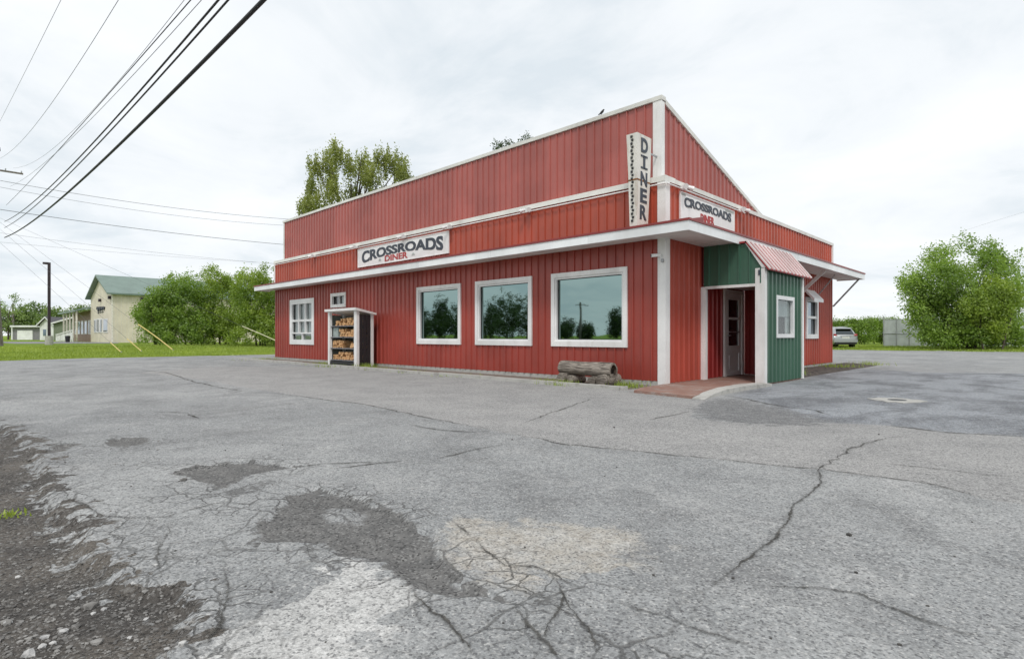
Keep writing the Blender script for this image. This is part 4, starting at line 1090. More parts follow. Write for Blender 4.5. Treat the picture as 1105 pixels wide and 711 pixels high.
# ------------------------------------------------------------------ vegetation
def leaf_mesh(name, cen, size, tint, wid=.55, up=0.0):
    n_ = len(cen)
    a_ = rng.normal(size=(n_, 3)); a_[:, 2] += up; a_ /= np.linalg.norm(a_, axis=1)[:, None]
    b_ = rng.normal(size=(n_, 3)); b_ -= a_ * (a_ * b_).sum(1)[:, None]; b_ /= np.linalg.norm(b_, axis=1)[:, None]
    s_ = (size * rng.uniform(.65, 1.25, n_))[:, None]
    co = np.stack([cen - a_ * s_ * .5, cen + b_ * s_ * wid * .5, cen + a_ * s_ * .5, cen - b_ * s_ * wid * .5], 1).reshape(-1, 3)
    me = np_mesh(name, co, np.arange(4 * n_).reshape(-1, 4), 4)
    me.attributes.new('tint', 'FLOAT', 'POINT').data.foreach_set('value', np.repeat(np.clip(tint, 0, 1), 4).astype(np.float32))
    return me
DENS = 2.0
def tree(name, label, base, lobes, ncl, per, leaf, mat, group=None, cat='tree', clr=.34, hollow=.45, trunk_r=.16, stems=1, gap=.36, up=.2, tint_bias=0.0, shoot=0.0, twigs=24, bark=None):
    x0, y0 = base; z0 = gz(x0, y0) - .05; leaf *= 1.15
    t = thing(name, label, cat, (x0, y0, z0), 0, group)
    lb_ = []
    for (lat, dep, z, rl, rd_, rz) in lobes:
        p_ = RT * lat + FW * dep; lb_.append((p_[0], p_[1], z, rl, rd_, rz))
    vol = np.array([q[3] * q[4] + q[3] * q[5] for q in lb_]); vol = vol / vol.sum()
    cen = []; tin = []; tips = []
    for q, f in zip(lb_, vol):
        k = max(3, int(ncl * f * DENS))
        d = rng.normal(size=(k, 3)); d /= np.linalg.norm(d, axis=1)[:, None]
        r = rng.uniform(hollow ** 2, 1.0, k) ** .5 * rng.uniform(.88, 1.08, k) * np.where(rng.uniform(0, 1, k) < .10, rng.uniform(1.05, 1.28, k), 1.0)
        lat = d[:, 0] * q[3] * r; dep = d[:, 1] * q[4] * r
        p_ = np.stack([q[0] + RT[0] * lat + FW[0] * dep, q[1] + RT[1] * lat + FW[1] * dep, q[2] + d[:, 2] * q[5] * r], 1)
        nz = fbm(p_[:, 0] * .9 + 31 + p_[:, 2] * .55, p_[:, 1] * .9 + p_[:, 2] * .8 + 17, 3, 60)
        p_ = p_[(nz > gap) & (p_[:, 2] > .15)]
        if not len(p_): continue
        tt = np.clip(.42 + tint_bias + 1.7 * (fbm(p_[:, 0] * .75 + 9, p_[:, 2] * .9 + p_[:, 1] * .6 + 50, 2, 70) - .37), 0, 1) + rng.normal(0, .10, len(p_))
        tips.append(p_)
        m = rng.integers(int(per * .5), int(per * 1.5) + 1, len(p_))
        idx = np.repeat(np.arange(len(p_)), m)
        off = rng.normal(size=(len(idx), 3)) * clr * .55
        if shoot:
            off[:, 2] *= (1 + shoot); off[:, :2] *= .55
        cen.append(p_[idx] + off); tin.append(tt[idx] + rng.normal(0, .13, len(idx)))
    cen = np.concatenate(cen); tin = np.concatenate(tin); tips = np.concatenate(tips)
    ok = cen[:, 2] > .08; cen = cen[ok]; tin = tin[ok]
    link('crown', leaf_mesh('crown', cen, np.full(len(cen), leaf), tin, up=up), mat, t)
    mb = MB(); top = max(q[2] for q in lb_)
    roots = [(random.uniform(-.5, .5) * (stems > 1), random.uniform(-.5, .5) * (stems > 1)) for _ in range(stems)]
    for (rx, ry), _ in zip(roots, range(stems)):
        tx, ty = rx * 2.2, ry * 2.2; zt_ = top * .8
        mb.tube([(rx, ry, 0), (rx * 1.4, ry * 1.4, zt_ * .3), (tx * .9, ty * .9, zt_ * .65), (tx, ty, zt_)], [trunk_r, trunk_r * .8, trunk_r * .5, trunk_r * .2], 7)
    for i in range(min(twigs, len(tips))):
        q = tips[rng.integers(len(tips))]; (rx, ry) = random.choice(roots); zs_ = max(.3, q[2] * random.uniform(.3, .6))
        s0 = Vector((rx * 1.5, ry * 1.5, zs_)); e_ = Vector(q); md = s0.lerp(e_, .5) + Vector((0, 0, .12 * (e_ - s0).length))
        mb.tube([s0, md, e_], [trunk_r * .38, trunk_r * .24, .012], 5, caps=False)
    mb.build('trunk', bark or M['bark'], t, local=True)
    return t

G1 = 'shrubs between the diner and the cream building'
tree('lilac_shrub', 'rounded green shrub beside the cream building wall', at(170, 47), [(0, 0, 2.5, 1.6, 1.6, 2.3), (-1.0, 0, 2.3, .8, 1.0, 1.1), (.9, .2, 3.5, 1.4, 1.5, 1.9), (.4, -.3, 1.1, 1.5, 1.5, 1.3), (.2, -1.0, .8, 1.4, 1.0, .9)], 360, 42, .15, M['leaf_lilac'], G1, 'shrub', trunk_r=.07, stems=4, gap=.37)
tree('lilac_shrub', 'tall dense green shrub behind the long yellow guy guard', at(203, 47.5), [(0, 0, 3.0, 2.0, 1.9, 2.8), (-.6, .2, 4.6, 1.4, 1.4, 1.6), (.8, -.3, 1.5, 1.8, 1.6, 1.5), (-.6, -.6, 1.5, 1.6, 1.6, 1.5), (0, -1.4, .8, 2.0, 1.0, .9)], 400, 42, .15, M['leaf_lilac'], G1, 'shrub', trunk_r=.07, stems=4, gap=.37, tint_bias=-.04)
tree('lilac_shrub', 'tallest green shrub with yellowish upper shoots in the hedge row', at(239, 48.5), [(0, 0, 3.6, 2.3, 2.0, 3.0), (-.7, .2, 5.6, 1.2, 1.3, 1.5), (.9, .2, 5.0, 1.4, 1.4, 1.8), (.3, -.8, 1.6, 2.0, 1.6, 1.6), (0, -1.5, .8, 2.1, 1.0, .9)], 440, 42, .15, M['leaf_bright'], G1, 'shrub', trunk_r=.08, stems=4, gap=.38)
tree('lilac_shrub', 'dark-based green shrub right beside the diner end wall', at(280, 46.5), [(0, 0, 3.4, 2.3, 2.0, 2.9), (.8, .2, 5.2, 1.5, 1.4, 1.6), (-.9, .2, 4.9, 1.4, 1.3, 1.6), (.2, -.8, 1.5, 2.2, 1.6, 1.5), (0, -1.5, .8, 2.2, 1.0, .9)], 440, 42, .15, M['leaf_bright'], G1, 'shrub', trunk_r=.08, stems=4, gap=.38, tint_bias=-.02)
tree('lilac_shrub', 'green shrub mostly hidden behind the diner end wall', at(318, 47), [(0, 0, 3.2, 2.2, 2.0, 2.9), (.2, .2, 5.0, 1.5, 1.4, 1.6)], 200, 36, .15, M['leaf_lilac'], G1, 'shrub', trunk_r=.08, stems=3, gap=.31)
# tall poplar with upright leafy shoots behind the false front
pl = []
for (u, v) in [(331,196),(341,176),(352,184),(357,172),(368,168),(378,176),(386,166),(395,182),(404,186),(413,172),(423,170),(432,178),(441,188),(325,215),(336,215),(350,215),(366,205),(380,205),(396,210),(412,205),(425,205),(322,232),(340,240),(360,238),(385,235),(410,230),(430,225)]:
    pl.append(((u - 380) / FPX * 45, random.uniform(-1.5, 1.5), zat(v + 9, 45), .72, .80, 1.15))
pl += [((u - 380) / FPX * 45, 0, zat(v, 45), 1.6, 1.6, 1.6) for (u, v) in [(350, 262), (380, 262), (412, 258)]]
tree('poplar_tree', 'sparse olive poplar with upright shoots rising behind the false front', at(380, 45), pl, 900, 26, .155, M['leaf_poplar'], None, 'tree', clr=.30, hollow=.02, trunk_r=.28, gap=.24, up=.5, shoot=.9, twigs=70)
tree('maple_tree', 'dark green treetop just showing over the middle of the false front', at(553, 50), [(-1.0, 0, zat(160, 50) + .1, .8, .9, .8), (1.1, 0, zat(154, 50) + .1, .8, .9, .8), (0, 0, zat(166, 50), 1.6, 1.2, 1.0), (0, 0, 15.0, 2.4, 2.2, 2.2), (0, 0, 12.2, 3.0, 2.6, 2.6)], 200, 36, .16, M['leaf_dark'], None, 'tree', trunk_r=.25, tint_bias=.2)
# large tree-like shrub on the right verge
tree('lilac_bush', 'huge spreading bush with pale lower boughs standing before the slatted fence', at(1043, 40.5),
     [(0, 0, 3.9, 3.9, 3.0, 3.6), (-2.7, 0, 4.6, 2.0, 1.8, 2.4), (2.7, .2, 5.1, 1.8, 1.8, 2.0), (-.3, .2, 6.3, 2.3, 1.8, 1.7), (-2.0, -.4, 2.0, 2.3, 2.0, 1.9), (1.0, -.5, 1.8, 2.2, 2.0, 1.6), (-3.9, 0, 4.2, .8, .9, 1.6), (1.8, .2, 6.4, 1.3, 1.2, 1.4), (-1.4, -1.6, 1.0, 2.2, 1.1, 1.1), (-3.0, -.2, 2.6, 1.0, 1.2, 1.3), (1.0, -1.6, .9, 1.9, 1.1, 1.0), (0, 1.2, 1.2, 2.4, 1.2, 1.3)],
     1150, 42, .15, M['leaf_lilac'], None, 'bush', clr=.38, trunk_r=.09, stems=6, gap=.38, twigs=110, tint_bias=.08)
tree('willow_shrub', 'pale yellow-green bough mass in front of the huge bush', at(1072, 37.9), [(0, 0, 3.5, 1.7, 1.0, 1.5), (-1.1, -.2, 3.0, 1.2, .8, 1.0), (.9, 0, 3.7, 1.1, .9, 1.0), (-.1, 0, 1.8, 1.0, .8, 1.0)], 240, 40, .13, M['leaf_bright'], None, 'shrub', trunk_r=.06, stems=3, tint_bias=.22, gap=.37)
GH = 'hedge shrubs behind the parked car'
for i, u in enumerate((884, 902, 918, 934, 948, 962)):
    lab = ('green hedge shrub hidden half behind the diner rear corner', 'green hedge shrub directly behind the parked car', 'green hedge shrub off the right rear of the parked car', 'feathery green hedge shrub between the car and the fence', 'green hedge shrub beside the end post of the slatted fence', 'green hedge shrub behind the slatted fence panels')[i]
    hh = random.uniform(2.5, 3.0)
    tree('hedge_shrub', lab, at(u, 62 + random.uniform(-2, 2)), [(0, 0, hh * .5, 1.15, 1.1, hh * .52), (.4, 0, hh * .75, .7, .7, .7)], 95, 30, .15, M['leaf_lilac'], GH, 'shrub', trunk_r=.04, stems=3, gap=.28, twigs=8)
GF = 'far trees beyond the grey garage'
for i, (u, v, d, wd) in enumerate([(-14, 326, 120, 3.2), (9, 309, 100, 2.4), (24, 330, 125, 3.2), (40, 327, 130, 3.4), (57, 333, 122, 3.0), (72, 334, 135, 3.2), (88, 328, 128, 3.4), (104, 334, 130, 3.2)]):
    h_ = zat(v, d); wisp = i == 1
    lab = ('round green tree at the edge of the far wood', 'thin wispy tree with sparse leaves above the grey garage', 'broad green tree behind the grey garage', 'tall green tree behind the white gabled cottage', 'green tree seen past the lamp post', 'green tree over the sage house roof', 'green tree beside the porch roof of the cream building', 'green tree hidden behind the cream gable')[i]
    tree('far_tree', lab, at(u, d), [(0, 0, h_ * .58, wd, wd * .8, h_ * .42), (-wd * .4, 0, h_ * .4, wd * .8, wd * .7, h_ * .35), (wd * .5, 0, h_ * .45, wd * .8, wd * .7, h_ * .38)], 110 if not wisp else 60, 26, .42 if not wisp else .26, M['leaf_far'], GF, 'tree', clr=.6 if not wisp else .45, trunk_r=.15, gap=.24 if not wisp else .40, twigs=14)
# trees across the road, seen mirrored in the picture windows
def mir(u, d):
    p_ = CAM + (u - CX) / FPX * d * RT + d * FW; return (float(p_[0]), -float(p_[1]))
GR = 'trees across the road'
for i, (u, d, h_, wd) in enumerate([(458, 112, 6.2, 4.0), (474, 118, 9.4, 2.2), (492, 112, 6.6, 4.5), (528, 104, 7.4, 4.2), (546, 108, 9.2, 4.6), (566, 112, 10.5, 4.4), (608, 118, 4.4, 3.2), (632, 120, 3.6, 2.4), (664, 112, 6.4, 2.0), (690, 112, 4.0, 4), (415, 120, 7.2, 4.4), (436, 116, 6.4, 4.2), (740, 118, 6.8, 4.2), (800, 112, 5.6, 4.4), (860, 116, 7.4, 4.6), (930, 110, 6.2, 4.4), (1010, 112, 7.0, 4.6)]):
    lab = ('broad low dark tree at the far end of the field across the road', 'spiky dark conifer-like tree across the road', 'wide dark tree next to the spiky one across the road', 'dark bushy tree starting the tall clump across the road', 'dark tree in the middle of the tall clump across the road', 'tallest dark tree of the clump across the road', 'low dark thicket left of the roadside pole', 'small dark bush at the foot of the far pole', 'narrow upright dark tree across the road', 'low spreading dark tree across the road', 'dark tree ending the row across the road beyond the lawn', 'rounded dark tree near the end of the row across the road', 'dark tree opposite the vestibule across the road', 'squat dark tree opposite the side lot across the road', 'broad dark tree beyond the squat one across the road', 'dark field tree farther along the road opposite the side lot', 'last dark tree of the row opposite the side lot')[i]
    tree('roadside_tree', lab, mir(u, d), [(0, 0, h_ * .55, wd, wd * .8, h_ * .46), (-wd * .4, 0, h_ * .35, wd * .8, wd * .7, h_ * .33), (wd * .5, 0, h_ * .38, wd * .8, wd * .7, h_ * .35)], 110, 24, .32, M['leaf_dark'], GR, 'tree', clr=.6, trunk_r=.16, gap=.28, twigs=12)

# grass blades
def blades(name, pts, h0, h1, mat, zf, wd=.02, base_t=.5):
    n_ = len(pts); z = zf(pts[:, 0], pts[:, 1]); hh = rng.uniform(h0, h1, n_); th = rng.uniform(0, 6.28, n_)
    ln = rng.normal(0, .35, (n_, 2)) * hh[:, None]; c_, s_ = np.cos(th) * wd, np.sin(th) * wd
    b0 = np.stack([pts[:, 0] - c_, pts[:, 1] - s_, z], 1); b1 = np.stack([pts[:, 0] + c_, pts[:, 1] + s_, z], 1)
    tp = np.stack([pts[:, 0] + ln[:, 0], pts[:, 1] + ln[:, 1], z + hh], 1)
    me = np_mesh(name, np.stack([b0, b1, tp], 1).reshape(-1, 3), np.arange(3 * n_).reshape(-1, 3), 3)
    tt = np.clip(base_t + 1.1 * (fbm(pts[:, 0] * .6, pts[:, 1] * .6, 3, 90) - .45) + rng.normal(0, .15, n_), 0, 1)
    me.attributes.new('tint', 'FLOAT', 'POINT').data.foreach_set('value', np.repeat(tt, 3).astype(np.float32))
    return link(name, me, mat)
px_ = np.stack([rng.uniform(-46, -24, 60000), rng.uniform(-14, 14, 60000)], 1)
px_ = px_[~lot_keep(px_[:, 0] - .1, px_[:, 1])]
tag(blades('grass', px_, .05, .14, M['grass'], ground_zz, .025), 'bright green lawn grass between the lot and the shrubs', 'grass', kind='stuff')
px_ = np.stack([rng.uniform(-16, 14, 45000), rng.uniform(33.5, 50, 45000)], 1)
px_ = px_[~lot_keep(px_[:, 0], px_[:, 1] - .1)]
tag(blades('grass', px_, .05, .20, M['grass'], ground_zz, .025, .42), 'rough green verge grass in front of the slatted fence', 'grass', kind='stuff')
def tuft(x, y, z, n_, rad, h_, label, green=.45):
    p_ = rng.normal(0, rad, (n_, 2)); o = blades('weed_tuft', p_, h_ * .4, h_, M['grass'], lambda a, b: np.zeros(len(a)), .008, green)
    o.location = (x, y, z); tag(o, label, 'weed', 'weeds along the diner walls', 'stuff'); return o
tuft(-2.15, -1.18, .0, 160, .13, .16, 'green weed tuft on the curb in front of the log bench, left end')
tuft(-1.65, -1.20, .0, 180, .15, .14, 'green weed tuft spreading along the curb under the log bench')
tuft(-.38, -.75, .0, 190, .16, .18, 'leafy weed tuft between the log bench and the corner trim')
tuft(-12.9, -.95, .0, 200, .22, .16, 'weed tuft at the left foot of the firewood rack')
tuft(-11.6, -1.12, .0, 220, .30, .12, 'low weeds along the front of the firewood rack')
tuft(-10.3, -.75, .0, 220, .22, .20, 'weed tuft at the right foot of the firewood rack')
tuft(-9.2, -1.05, .0, 130, .25, .12, 'small weed tuft on the curb between rack and picture windows')
tuft(-7.3, -1.1, .0, 130, .25, .10, 'thin weeds on the curb under the first picture window')
tuft(-5.2, -1.15, .0, 120, .25, .10, 'thin weeds on the curb under the middle picture window')
tuft(-19.0, -.6, .0, 200, .5, .12, 'patchy weeds at the far end of the front wall')
tuft(.75, 5.0, .05, 200, .20, .25, 'tall weed tuft in the soil bed against the vestibule')
tuft(.9, 9.0, .08, 160, .35, .16, 'low weeds in the middle of the soil bed')
tuft(1.0, 12.2, .03, 130, .30, .18, 'dry weed clump at the rear end of the soil bed', .75)
tuft(*gp(8, 548), -.05, 60, .05, .035, 'tiny bright weed on the gravel at the lot edge', .8)

# ------------------------------------------------------------------ poles and wires
def gpt(u, v):
    z = 0.0
    for _ in range(12):
        p_ = gp(u, v, z); z = gz(*p_) - .05
    return (p_[0], p_[1], z)
def upole(label, x, y, h_, lean=(0, 0), arms=(), r0=.19):
    z0 = gz(x, y) - .1; t = thing('utility_pole', label, 'utility pole', (x, y, z0), 0, 'wooden utility poles')
    top = Vector((lean[0], lean[1], h_))
    MB().tube([(0, 0, 0), top * .5, top], [r0, r0 * .85, r0 * .65], 10).build('post', M['pole'], t, local=True)
    for (z, hl, ax) in arms:
        c_ = top * (z / h_); d = Vector((0, 1, 0)) if ax == 'y' else Vector((1, 0, 0))
        a_ = MB().beam(c_ - d * hl + Vector((.16, 0, 0)), c_ + d * hl + Vector((.16, 0, 0)), .10, .12).build('crossarm', M['pole'], t, local=True)
        for q in (-.95, -.5, .5, .95):
            p_ = c_ + d * hl * q + Vector((.16, 0, .06)); MB().tube([p_, p_ + Vector((0, 0, .09)), p_ + Vector((0, 0, .16))], [.03, .045, .03], 8).build('insulator', M['galv'], a_, local=True)
    return t
P1 = (-50.6, -7.35)
upole('leaning grey utility pole with a crossarm standing at the lawn edge', P1[0], P1[1], 15.0, (-.25, -.75), ((13.1, 2.0, 'y'), (14.6, .8, 'y')), .24)
upole('wooden utility pole standing at the road edge behind the lot', 15.0, -7.1, 13.5, (0, 0), ((12.6, 1.25, 'y'),), .19)
P3 = at(430, 64)
upole('wooden utility pole hidden behind the diner', P3[0], P3[1], 14.0, (0, 0), ((13.3, 1.2, 'x'),), .17)
upole('far thin wooden pole beside the grey garage', *at(14, 108), 7.0, (0, 0), (), .22)
pm = mir(626, 118)
upole('wooden crossarm pole across the road', pm[0], pm[1], 7.6, (0, 0), ((7.1, 1.7, 'x'),), .30)
WG = 'overhead wires along the road'
def wire(label, pts, r, mat, group=WG):
    o = MB().tube(pts, r, 5, smooth=True).build('overhead_wire', M[mat]); tag(o, label, 'wire', group); return o
WR = [(-7.75, .007, 'wire2', [(66,0),(34,64),(0,131)], 'thin top conductor nearest the road on the leaning pole'),
      (-7.45, .007, 'wire2', [(128,0),(70,91),(0,171)], 'thin conductor strung second from the road on the leaning pole'),
      (-6.55, .006, 'wire2', [(199,0),(114,104),(59,159),(20,181)], 'thin pale conductor ending at the crossarm tip'),
      (-6.95, .011, 'wire', [(204,0),(106,118),(59,165),(0,228)], 'dark wire running just above the paired cables'),
      (-6.75, .007, 'wire2', [(218,0),(114,112),(79,148),(0,205)], 'thin wire crossing over the dark wire towards the pole'),
      (-7.05, .020, 'wire', [(236,0),(130,122),(79,177),(0,241)], 'upper of two paired black communication cables'),
      (-7.05, .018, 'wire', [(246,0),(138,122),(79,183),(0,248)], 'lower of two paired black communication cables'),
      (-7.05, .034, 'wire', [(284,0),(173,114),(98,185),(0,258)], 'thickest black cable hanging lowest over the lot')]
for (y, r, mt_, pts, lab) in WR:
    A = np.array([fy(u, v, y) for u, v in pts]); cf = np.polyfit(A[:, 0], A[:, 1], 2)
    xs_ = np.linspace(-50.9, 15.0, 40); zz_ = np.polyval(cf, xs_)
    wire(lab, [(x, y, z) for x, z in zip(xs_, zz_)], r, mt_)
WB = 'service wires running behind the diner'
for (v0, v1, r, sag, lab) in [(196, 240, .016, .9, 'upper service wire running from the leaning pole behind the diner'), (203, 244, .012, 1.1, 'second service wire just under the upper one'), (227, 272, .020, .5, 'lower service cable running from the leaning pole behind the diner'), (252, 292, .008, .5, 'faint lowest line behind the diner over the shrubs'), (262, 290, .007, .3, 'fine line just over the cream building roof')]:
    a_ = Vector((P1[0], P1[1], zat(v0, 42))); b_ = Vector((P3[0], P3[1], zat(v1, 64)))
    wire(lab, [a_.lerp(b_, t) - Vector((0, 0, 4 * sag * t * (1 - t))) for t in np.linspace(0, 1, 24)], r, 'wire2', WB)
wire('faint wire over the huge bush on the right', [(*at(u, 66), zat(v, 66)) for u, v in ((1004, 300), (1022, 268), (1042, 248.5), (1072, 239), (1105, 229), (1180, 205))], .007, 'wire2', None)
# guy wires with guards
GY = 'guy wires of the leaning pole'
for i, (an, hz, gl_, mt_, lab) in enumerate([(gpt(131, 376), 8.0, 1.3, 'yellow', 'guy wire with a short yellow guard nearest the cream building'), (gpt(153, 378.5), 9.0, 1.6, 'yellow', 'guy wire with a short yellow guard set forward on the lawn'),
                                  (gpt(187, 374.5), 9.5, 3.4, 'yellow', 'guy wire with a long yellow guard before the shrubs'), ((*at(318, 40.5), gz(*at(318, 40.5)) - .05), 9.8, 4.2, 'palestick', 'guy wire with a pale guard near the diner end wall')]):
    t = thing('guy_wire', lab, 'guy wire', an, 0, GY)
    top = Vector((P1[0] - an[0], P1[1] - an[1], hz - an[2])); d = top.normalized()
    MB().tube([d * .02, top], .007, 5).build('cable', M['wire2'], t, local=True)
    pts = [d * (.05 + gl_ * k / 5) + Vector((0, 0, .05 * math.sin(k / 5 * math.pi) if gl_ > 3 else 0)) for k in range(6)]
    MB().tube(pts, .036 if gl_ > 3 else .028, 7).build('guard', M[mt_], t, local=True)
    MB().tube([(0, 0, -.1), (0, 0, .06)], .05, 6).build('anchor', M['galv'], t, local=True)

# ------------------------------------------------------------------ neighbouring buildings
n = NT('neighbour_asphalt'); c = n.noise(30, 3, .6); n.set('Base Color', n.mix(n.ss(c, .3, .7), (.20, .20, .21), (.28, .28, .285))); n.set('Roughness', .95)
poly = [at(18, 52.5), at(128, 55.5), at(124, 59.5), at(70, 66), at(-20, 66)]
tag(MB().prism(poly, .1, .315).build('neighbour_lot', n.m), kind='structure')
cb = thing('store_building', 'two-storey cream building with green metal roof and gable facing the road', 'building', (-66.7, 2.43, .27))
X0, Y0, Z0, WG_, LG = -66.7, 2.43, .2, 12.0, 20.0; ZE, ZA = 5.55, 7.75
fw = MB().extr([(X0, Y0, Z0), (X0 - WG_, Y0, Z0), (X0 - WG_, Y0, ZE), (X0 - WG_ / 2, Y0, ZA), (X0, Y0, ZE)], (0, LG, 0)).build('wall', M['cream'], cb)
for k in range(60):
    yk = Y0 + .2 + k * .33
    if yk < Y0 + LG - .1: MB().box(X0, X0 + .02, yk - .015, yk + .015, Z0, ZE).build('siding_batten', M['creamtrim'], fw)
for sgn in (-1, 1):
    xe = X0 - WG_ / 2 + sgn * (WG_ / 2 + .45); ze = ZE - .45 * (ZA - ZE) / (WG_ / 2)
    rf = MB().extr([(X0 - WG_ / 2, Y0 - .5, ZA + .04), (xe, Y0 - .5, ze + .04), (xe, Y0 - .5, ze + .20), (X0 - WG_ / 2, Y0 - .5, ZA + .22)], (0, LG + 1, 0)).build('roof', M['greenroof'], cb)
MB().box(X0 - .02, X0 + .03, Y0 - .03, Y0 + .12, Z0, ZE).build('corner_board', M['creamtrim'], cb)
for (u0, u1, v0, v1) in [(102, 104.2, 344.5, 359), (104.8, 107.5, 344, 359), (108.2, 111, 344, 359), (112, 116.5, 344, 359)]:
    xa, za = fy(u0, v0, Y0); xb, zb = fy(u1, v1, Y0)
    wf = MB().box(min(xa, xb), max(xa, xb), Y0 - .06, Y0 + .02, zb, za).build('window', M['white2'], cb)
    MB().box(min(xa, xb) + .12, max(xa, xb) - .12, Y0 - .075, Y0 - .055, zb + .12, za - .12).build('pane', M['farglass'], wf)
xa, za = fy(105, 331, Y0); xb, zb = fy(113.5, 335.5, Y0)
pts = [(xa + (xb - xa) * t, Y0 - .05, (za + zb) / 2 + (za - zb) * .45 * math.sin(t * 26) * (1 - .4 * t)) for t in np.linspace(0, 1, 40)]
MB().tube(pts, .07, 5).build('script_sign', M['letter'], cb)
MB().tube([(p_[0], p_[1], p_[2] * .25 + (za * .55 + zb * .45 - .55) * .75) for p_ in pts[4:34]], .035, 5).build('script_underline', M['letter'], cb)
for (u, v) in ((109, 324), (119.5, 321)):
    xa, za = fy(u, v, Y0); MB().box(xa - .18, xa + .18, Y0 - .25, Y0, za - .18, za + .15).build('wall_lamp', M['lampbrown'], cb)
MB().box(X0, X0 + .22, Y0 + 2.6, Y0 + 3.0, 4.9, 5.2).build('wall_lamp', M['lampbrown'], cb)
# low porch wing
XP0, XP1 = X0 - WG_ - .02, X0 - WG_ - 9.5
XP1 = X0 - WG_ - 13.5
pw_ = MB().box(XP1, XP0, Y0 + .15, Y0 + 7, Z0, 4.15).build('porch_wing', M['pinkbrown'], cb)
MB().extr([(XP1 - .5, Y0 - 1.5, 3.95), (XP1 - .5, Y0 + 3.5, 5.35), (XP1 - .5, Y0 + 3.5, 5.55), (XP1 - .5, Y0 - 1.5, 4.15)], (XP0 - XP1 + .5, 0, 0)).build('porch_roof', M['greenroof'], pw_)
MB().box(XP1 - .52, XP0, Y0 - 1.54, Y0 - 1.5, 3.91, 4.17).build('porch_fascia', M['greenroof'], pw_)
for k in range(5):
    xq = XP0 - .7 - k * 2.5
    wf = MB().box(xq - 1.6, xq, Y0 + .10, Y0 + .16, 1.2, 2.95).build('porch_window', M['white2'], pw_)
    MB().box(xq + .2, xq + .36, Y0 - 1.4, Y0 - 1.24, Z0, 4.0).build('porch_post', M['creamtrim'], pw_)
    MB().box(xq - 1.48, xq - .12, Y0 + .08, Y0 + .12, 1.32, 2.83).build('porch_pane', M['farglass'], pw_)
rl = thing('ramp_railing', 'white railing of the ramp along the porch of the cream building', 'railing', (X0 - 17, Y0 - 1.8, .27))
xr0, xr1, yr = X0 - WG_ + .3, X0 - WG_ - 13, Y0 - 1.8
for k in range(11):
    xq = xr0 + (xr1 - xr0) * k / 10; MB().box(xq - .06, xq + .06, yr - .06, yr + .06, .25, 1.75 - .05 * k).build('rail_post', M['white2'], rl)
MB().beam((xr0, yr, 1.68), (xr1, yr, 1.15), .10, .10).build('top_rail', M['white2'], rl)
MB().extr([(xr0, yr + .02, .55), (xr1, yr + .02, .30), (xr1, yr + .02, .95), (xr0, yr + .02, 1.45)], (0, .04, 0)).build('rail_infill', M['white2'], rl)
xt, yt = at(73, 62)
tc_ = thing('trash_can', 'black trash can standing before the white ramp railing', 'trash can', (xt, yt, .30))
tc_.scale = (.72, .72, .72)
MB().tube([(0, 0, 0), (0, 0, .9)], [.28, .34], 12).build('bin', M['black'], tc_, local=True); MB().tube([(0, 0, .9), (0, 0, .96), (0, 0, 1.02)], [.37, .36, .1], 12).build('lid', M['black'], tc_, local=True)
# lamp post
xl, yl = at(53, 48); lp = thing('street_lamp', 'dark bronze parking lot lamp post on a concrete base', 'street lamp', (xl, yl, gz(xl, yl) - .08))
hl = zat(283, 48) - gz(xl, yl) + .05
MB().tube([(0, 0, 0), (0, 0, .75)], [.30, .28], 14).build('base', M['concrete'], lp, local=True)
MB().box(-.10, .10, -.10, .10, .75, hl).build('post', M['lampbrown'], lp, local=True)
c_ = Vector((-RT[0], -RT[1], 0)); MB().beam(Vector((0, 0, hl - .08)), c_ * .42 + Vector((0, 0, hl - .06)), .34, .18).build('lamp_head', M['lampbrown'], lp, local=True)

def lat_box(d0, d1, u0, u1, z0, z1):       # footprint of a far house given by two bearings and two depths
    p_ = [at(u0, d0), at(u1, d0)]; k = FW * (d1 - d0)
    return [p_[0], p_[1], (p_[1][0] + k[0], p_[1][1] + k[1]), (p_[0][0] + k[0], p_[0][1] + k[1])]
def gable_house(name, label, d0, dl, u0, u1, ze, za, wall, roof, cat='house', face=None):
    a_ = Vector((*at(u0, d0), 0)); b_ = Vector((*at(u1, d0), 0)); k = Vector((FW[0], FW[1], 0)) * dl; m = (a_ + b_) / 2
    t = thing(name, label, cat, (m.x, m.y, .30)); Zb = Vector((0, 0, .15))
    MB().extr([a_ + Zb, b_ + Zb, b_ + Vector((0, 0, ze)), m + Vector((0, 0, za)), a_ + Vector((0, 0, ze))], k).build('wall', wall, t)
    fwd = Vector((FW[0], FW[1], 0)) * .4; lat = (b_ - a_).normalized()
    for (e_, sg_) in ((a_, -1), (b_, 1)):
        eo = e_ + lat * sg_ * .35; dz = (za - ze) / ((b_ - a_).length / 2) * .35
        MB().extr([m - fwd + Vector((0, 0, za + .03)), eo - fwd + Vector((0, 0, ze - dz + .03)), eo - fwd + Vector((0, 0, ze - dz + .20)), m - fwd + Vector((0, 0, za + .22))], k + fwd * 2).build('roof', roof, t)
        MB().extr([m - fwd * 1.05 + Vector((0, 0, za - .02)), eo - fwd * 1.05 + Vector((0, 0, ze - dz - .02)), eo - fwd * 1.05 + Vector((0, 0, ze - dz + .21)), m - fwd * 1.05 + Vector((0, 0, za + .23))], fwd * .05).build('rake_board', M['white2'], t)
    return t, a_, b_
hs, a_, b_ = gable_house('sage_house', 'low sage green house with a grey roof behind the lamp post', 88, 9, 58, 120, zat(349.5, 88), zat(341, 88), M['sage'], M['greyroof'])
ht, a_, b_ = gable_house('white_cottage', 'small white gabled cottage beside the sage green house', 96, 8, 43, 57.5, zat(350, 96), zat(343, 96), M['white2'], M['greyroof'])
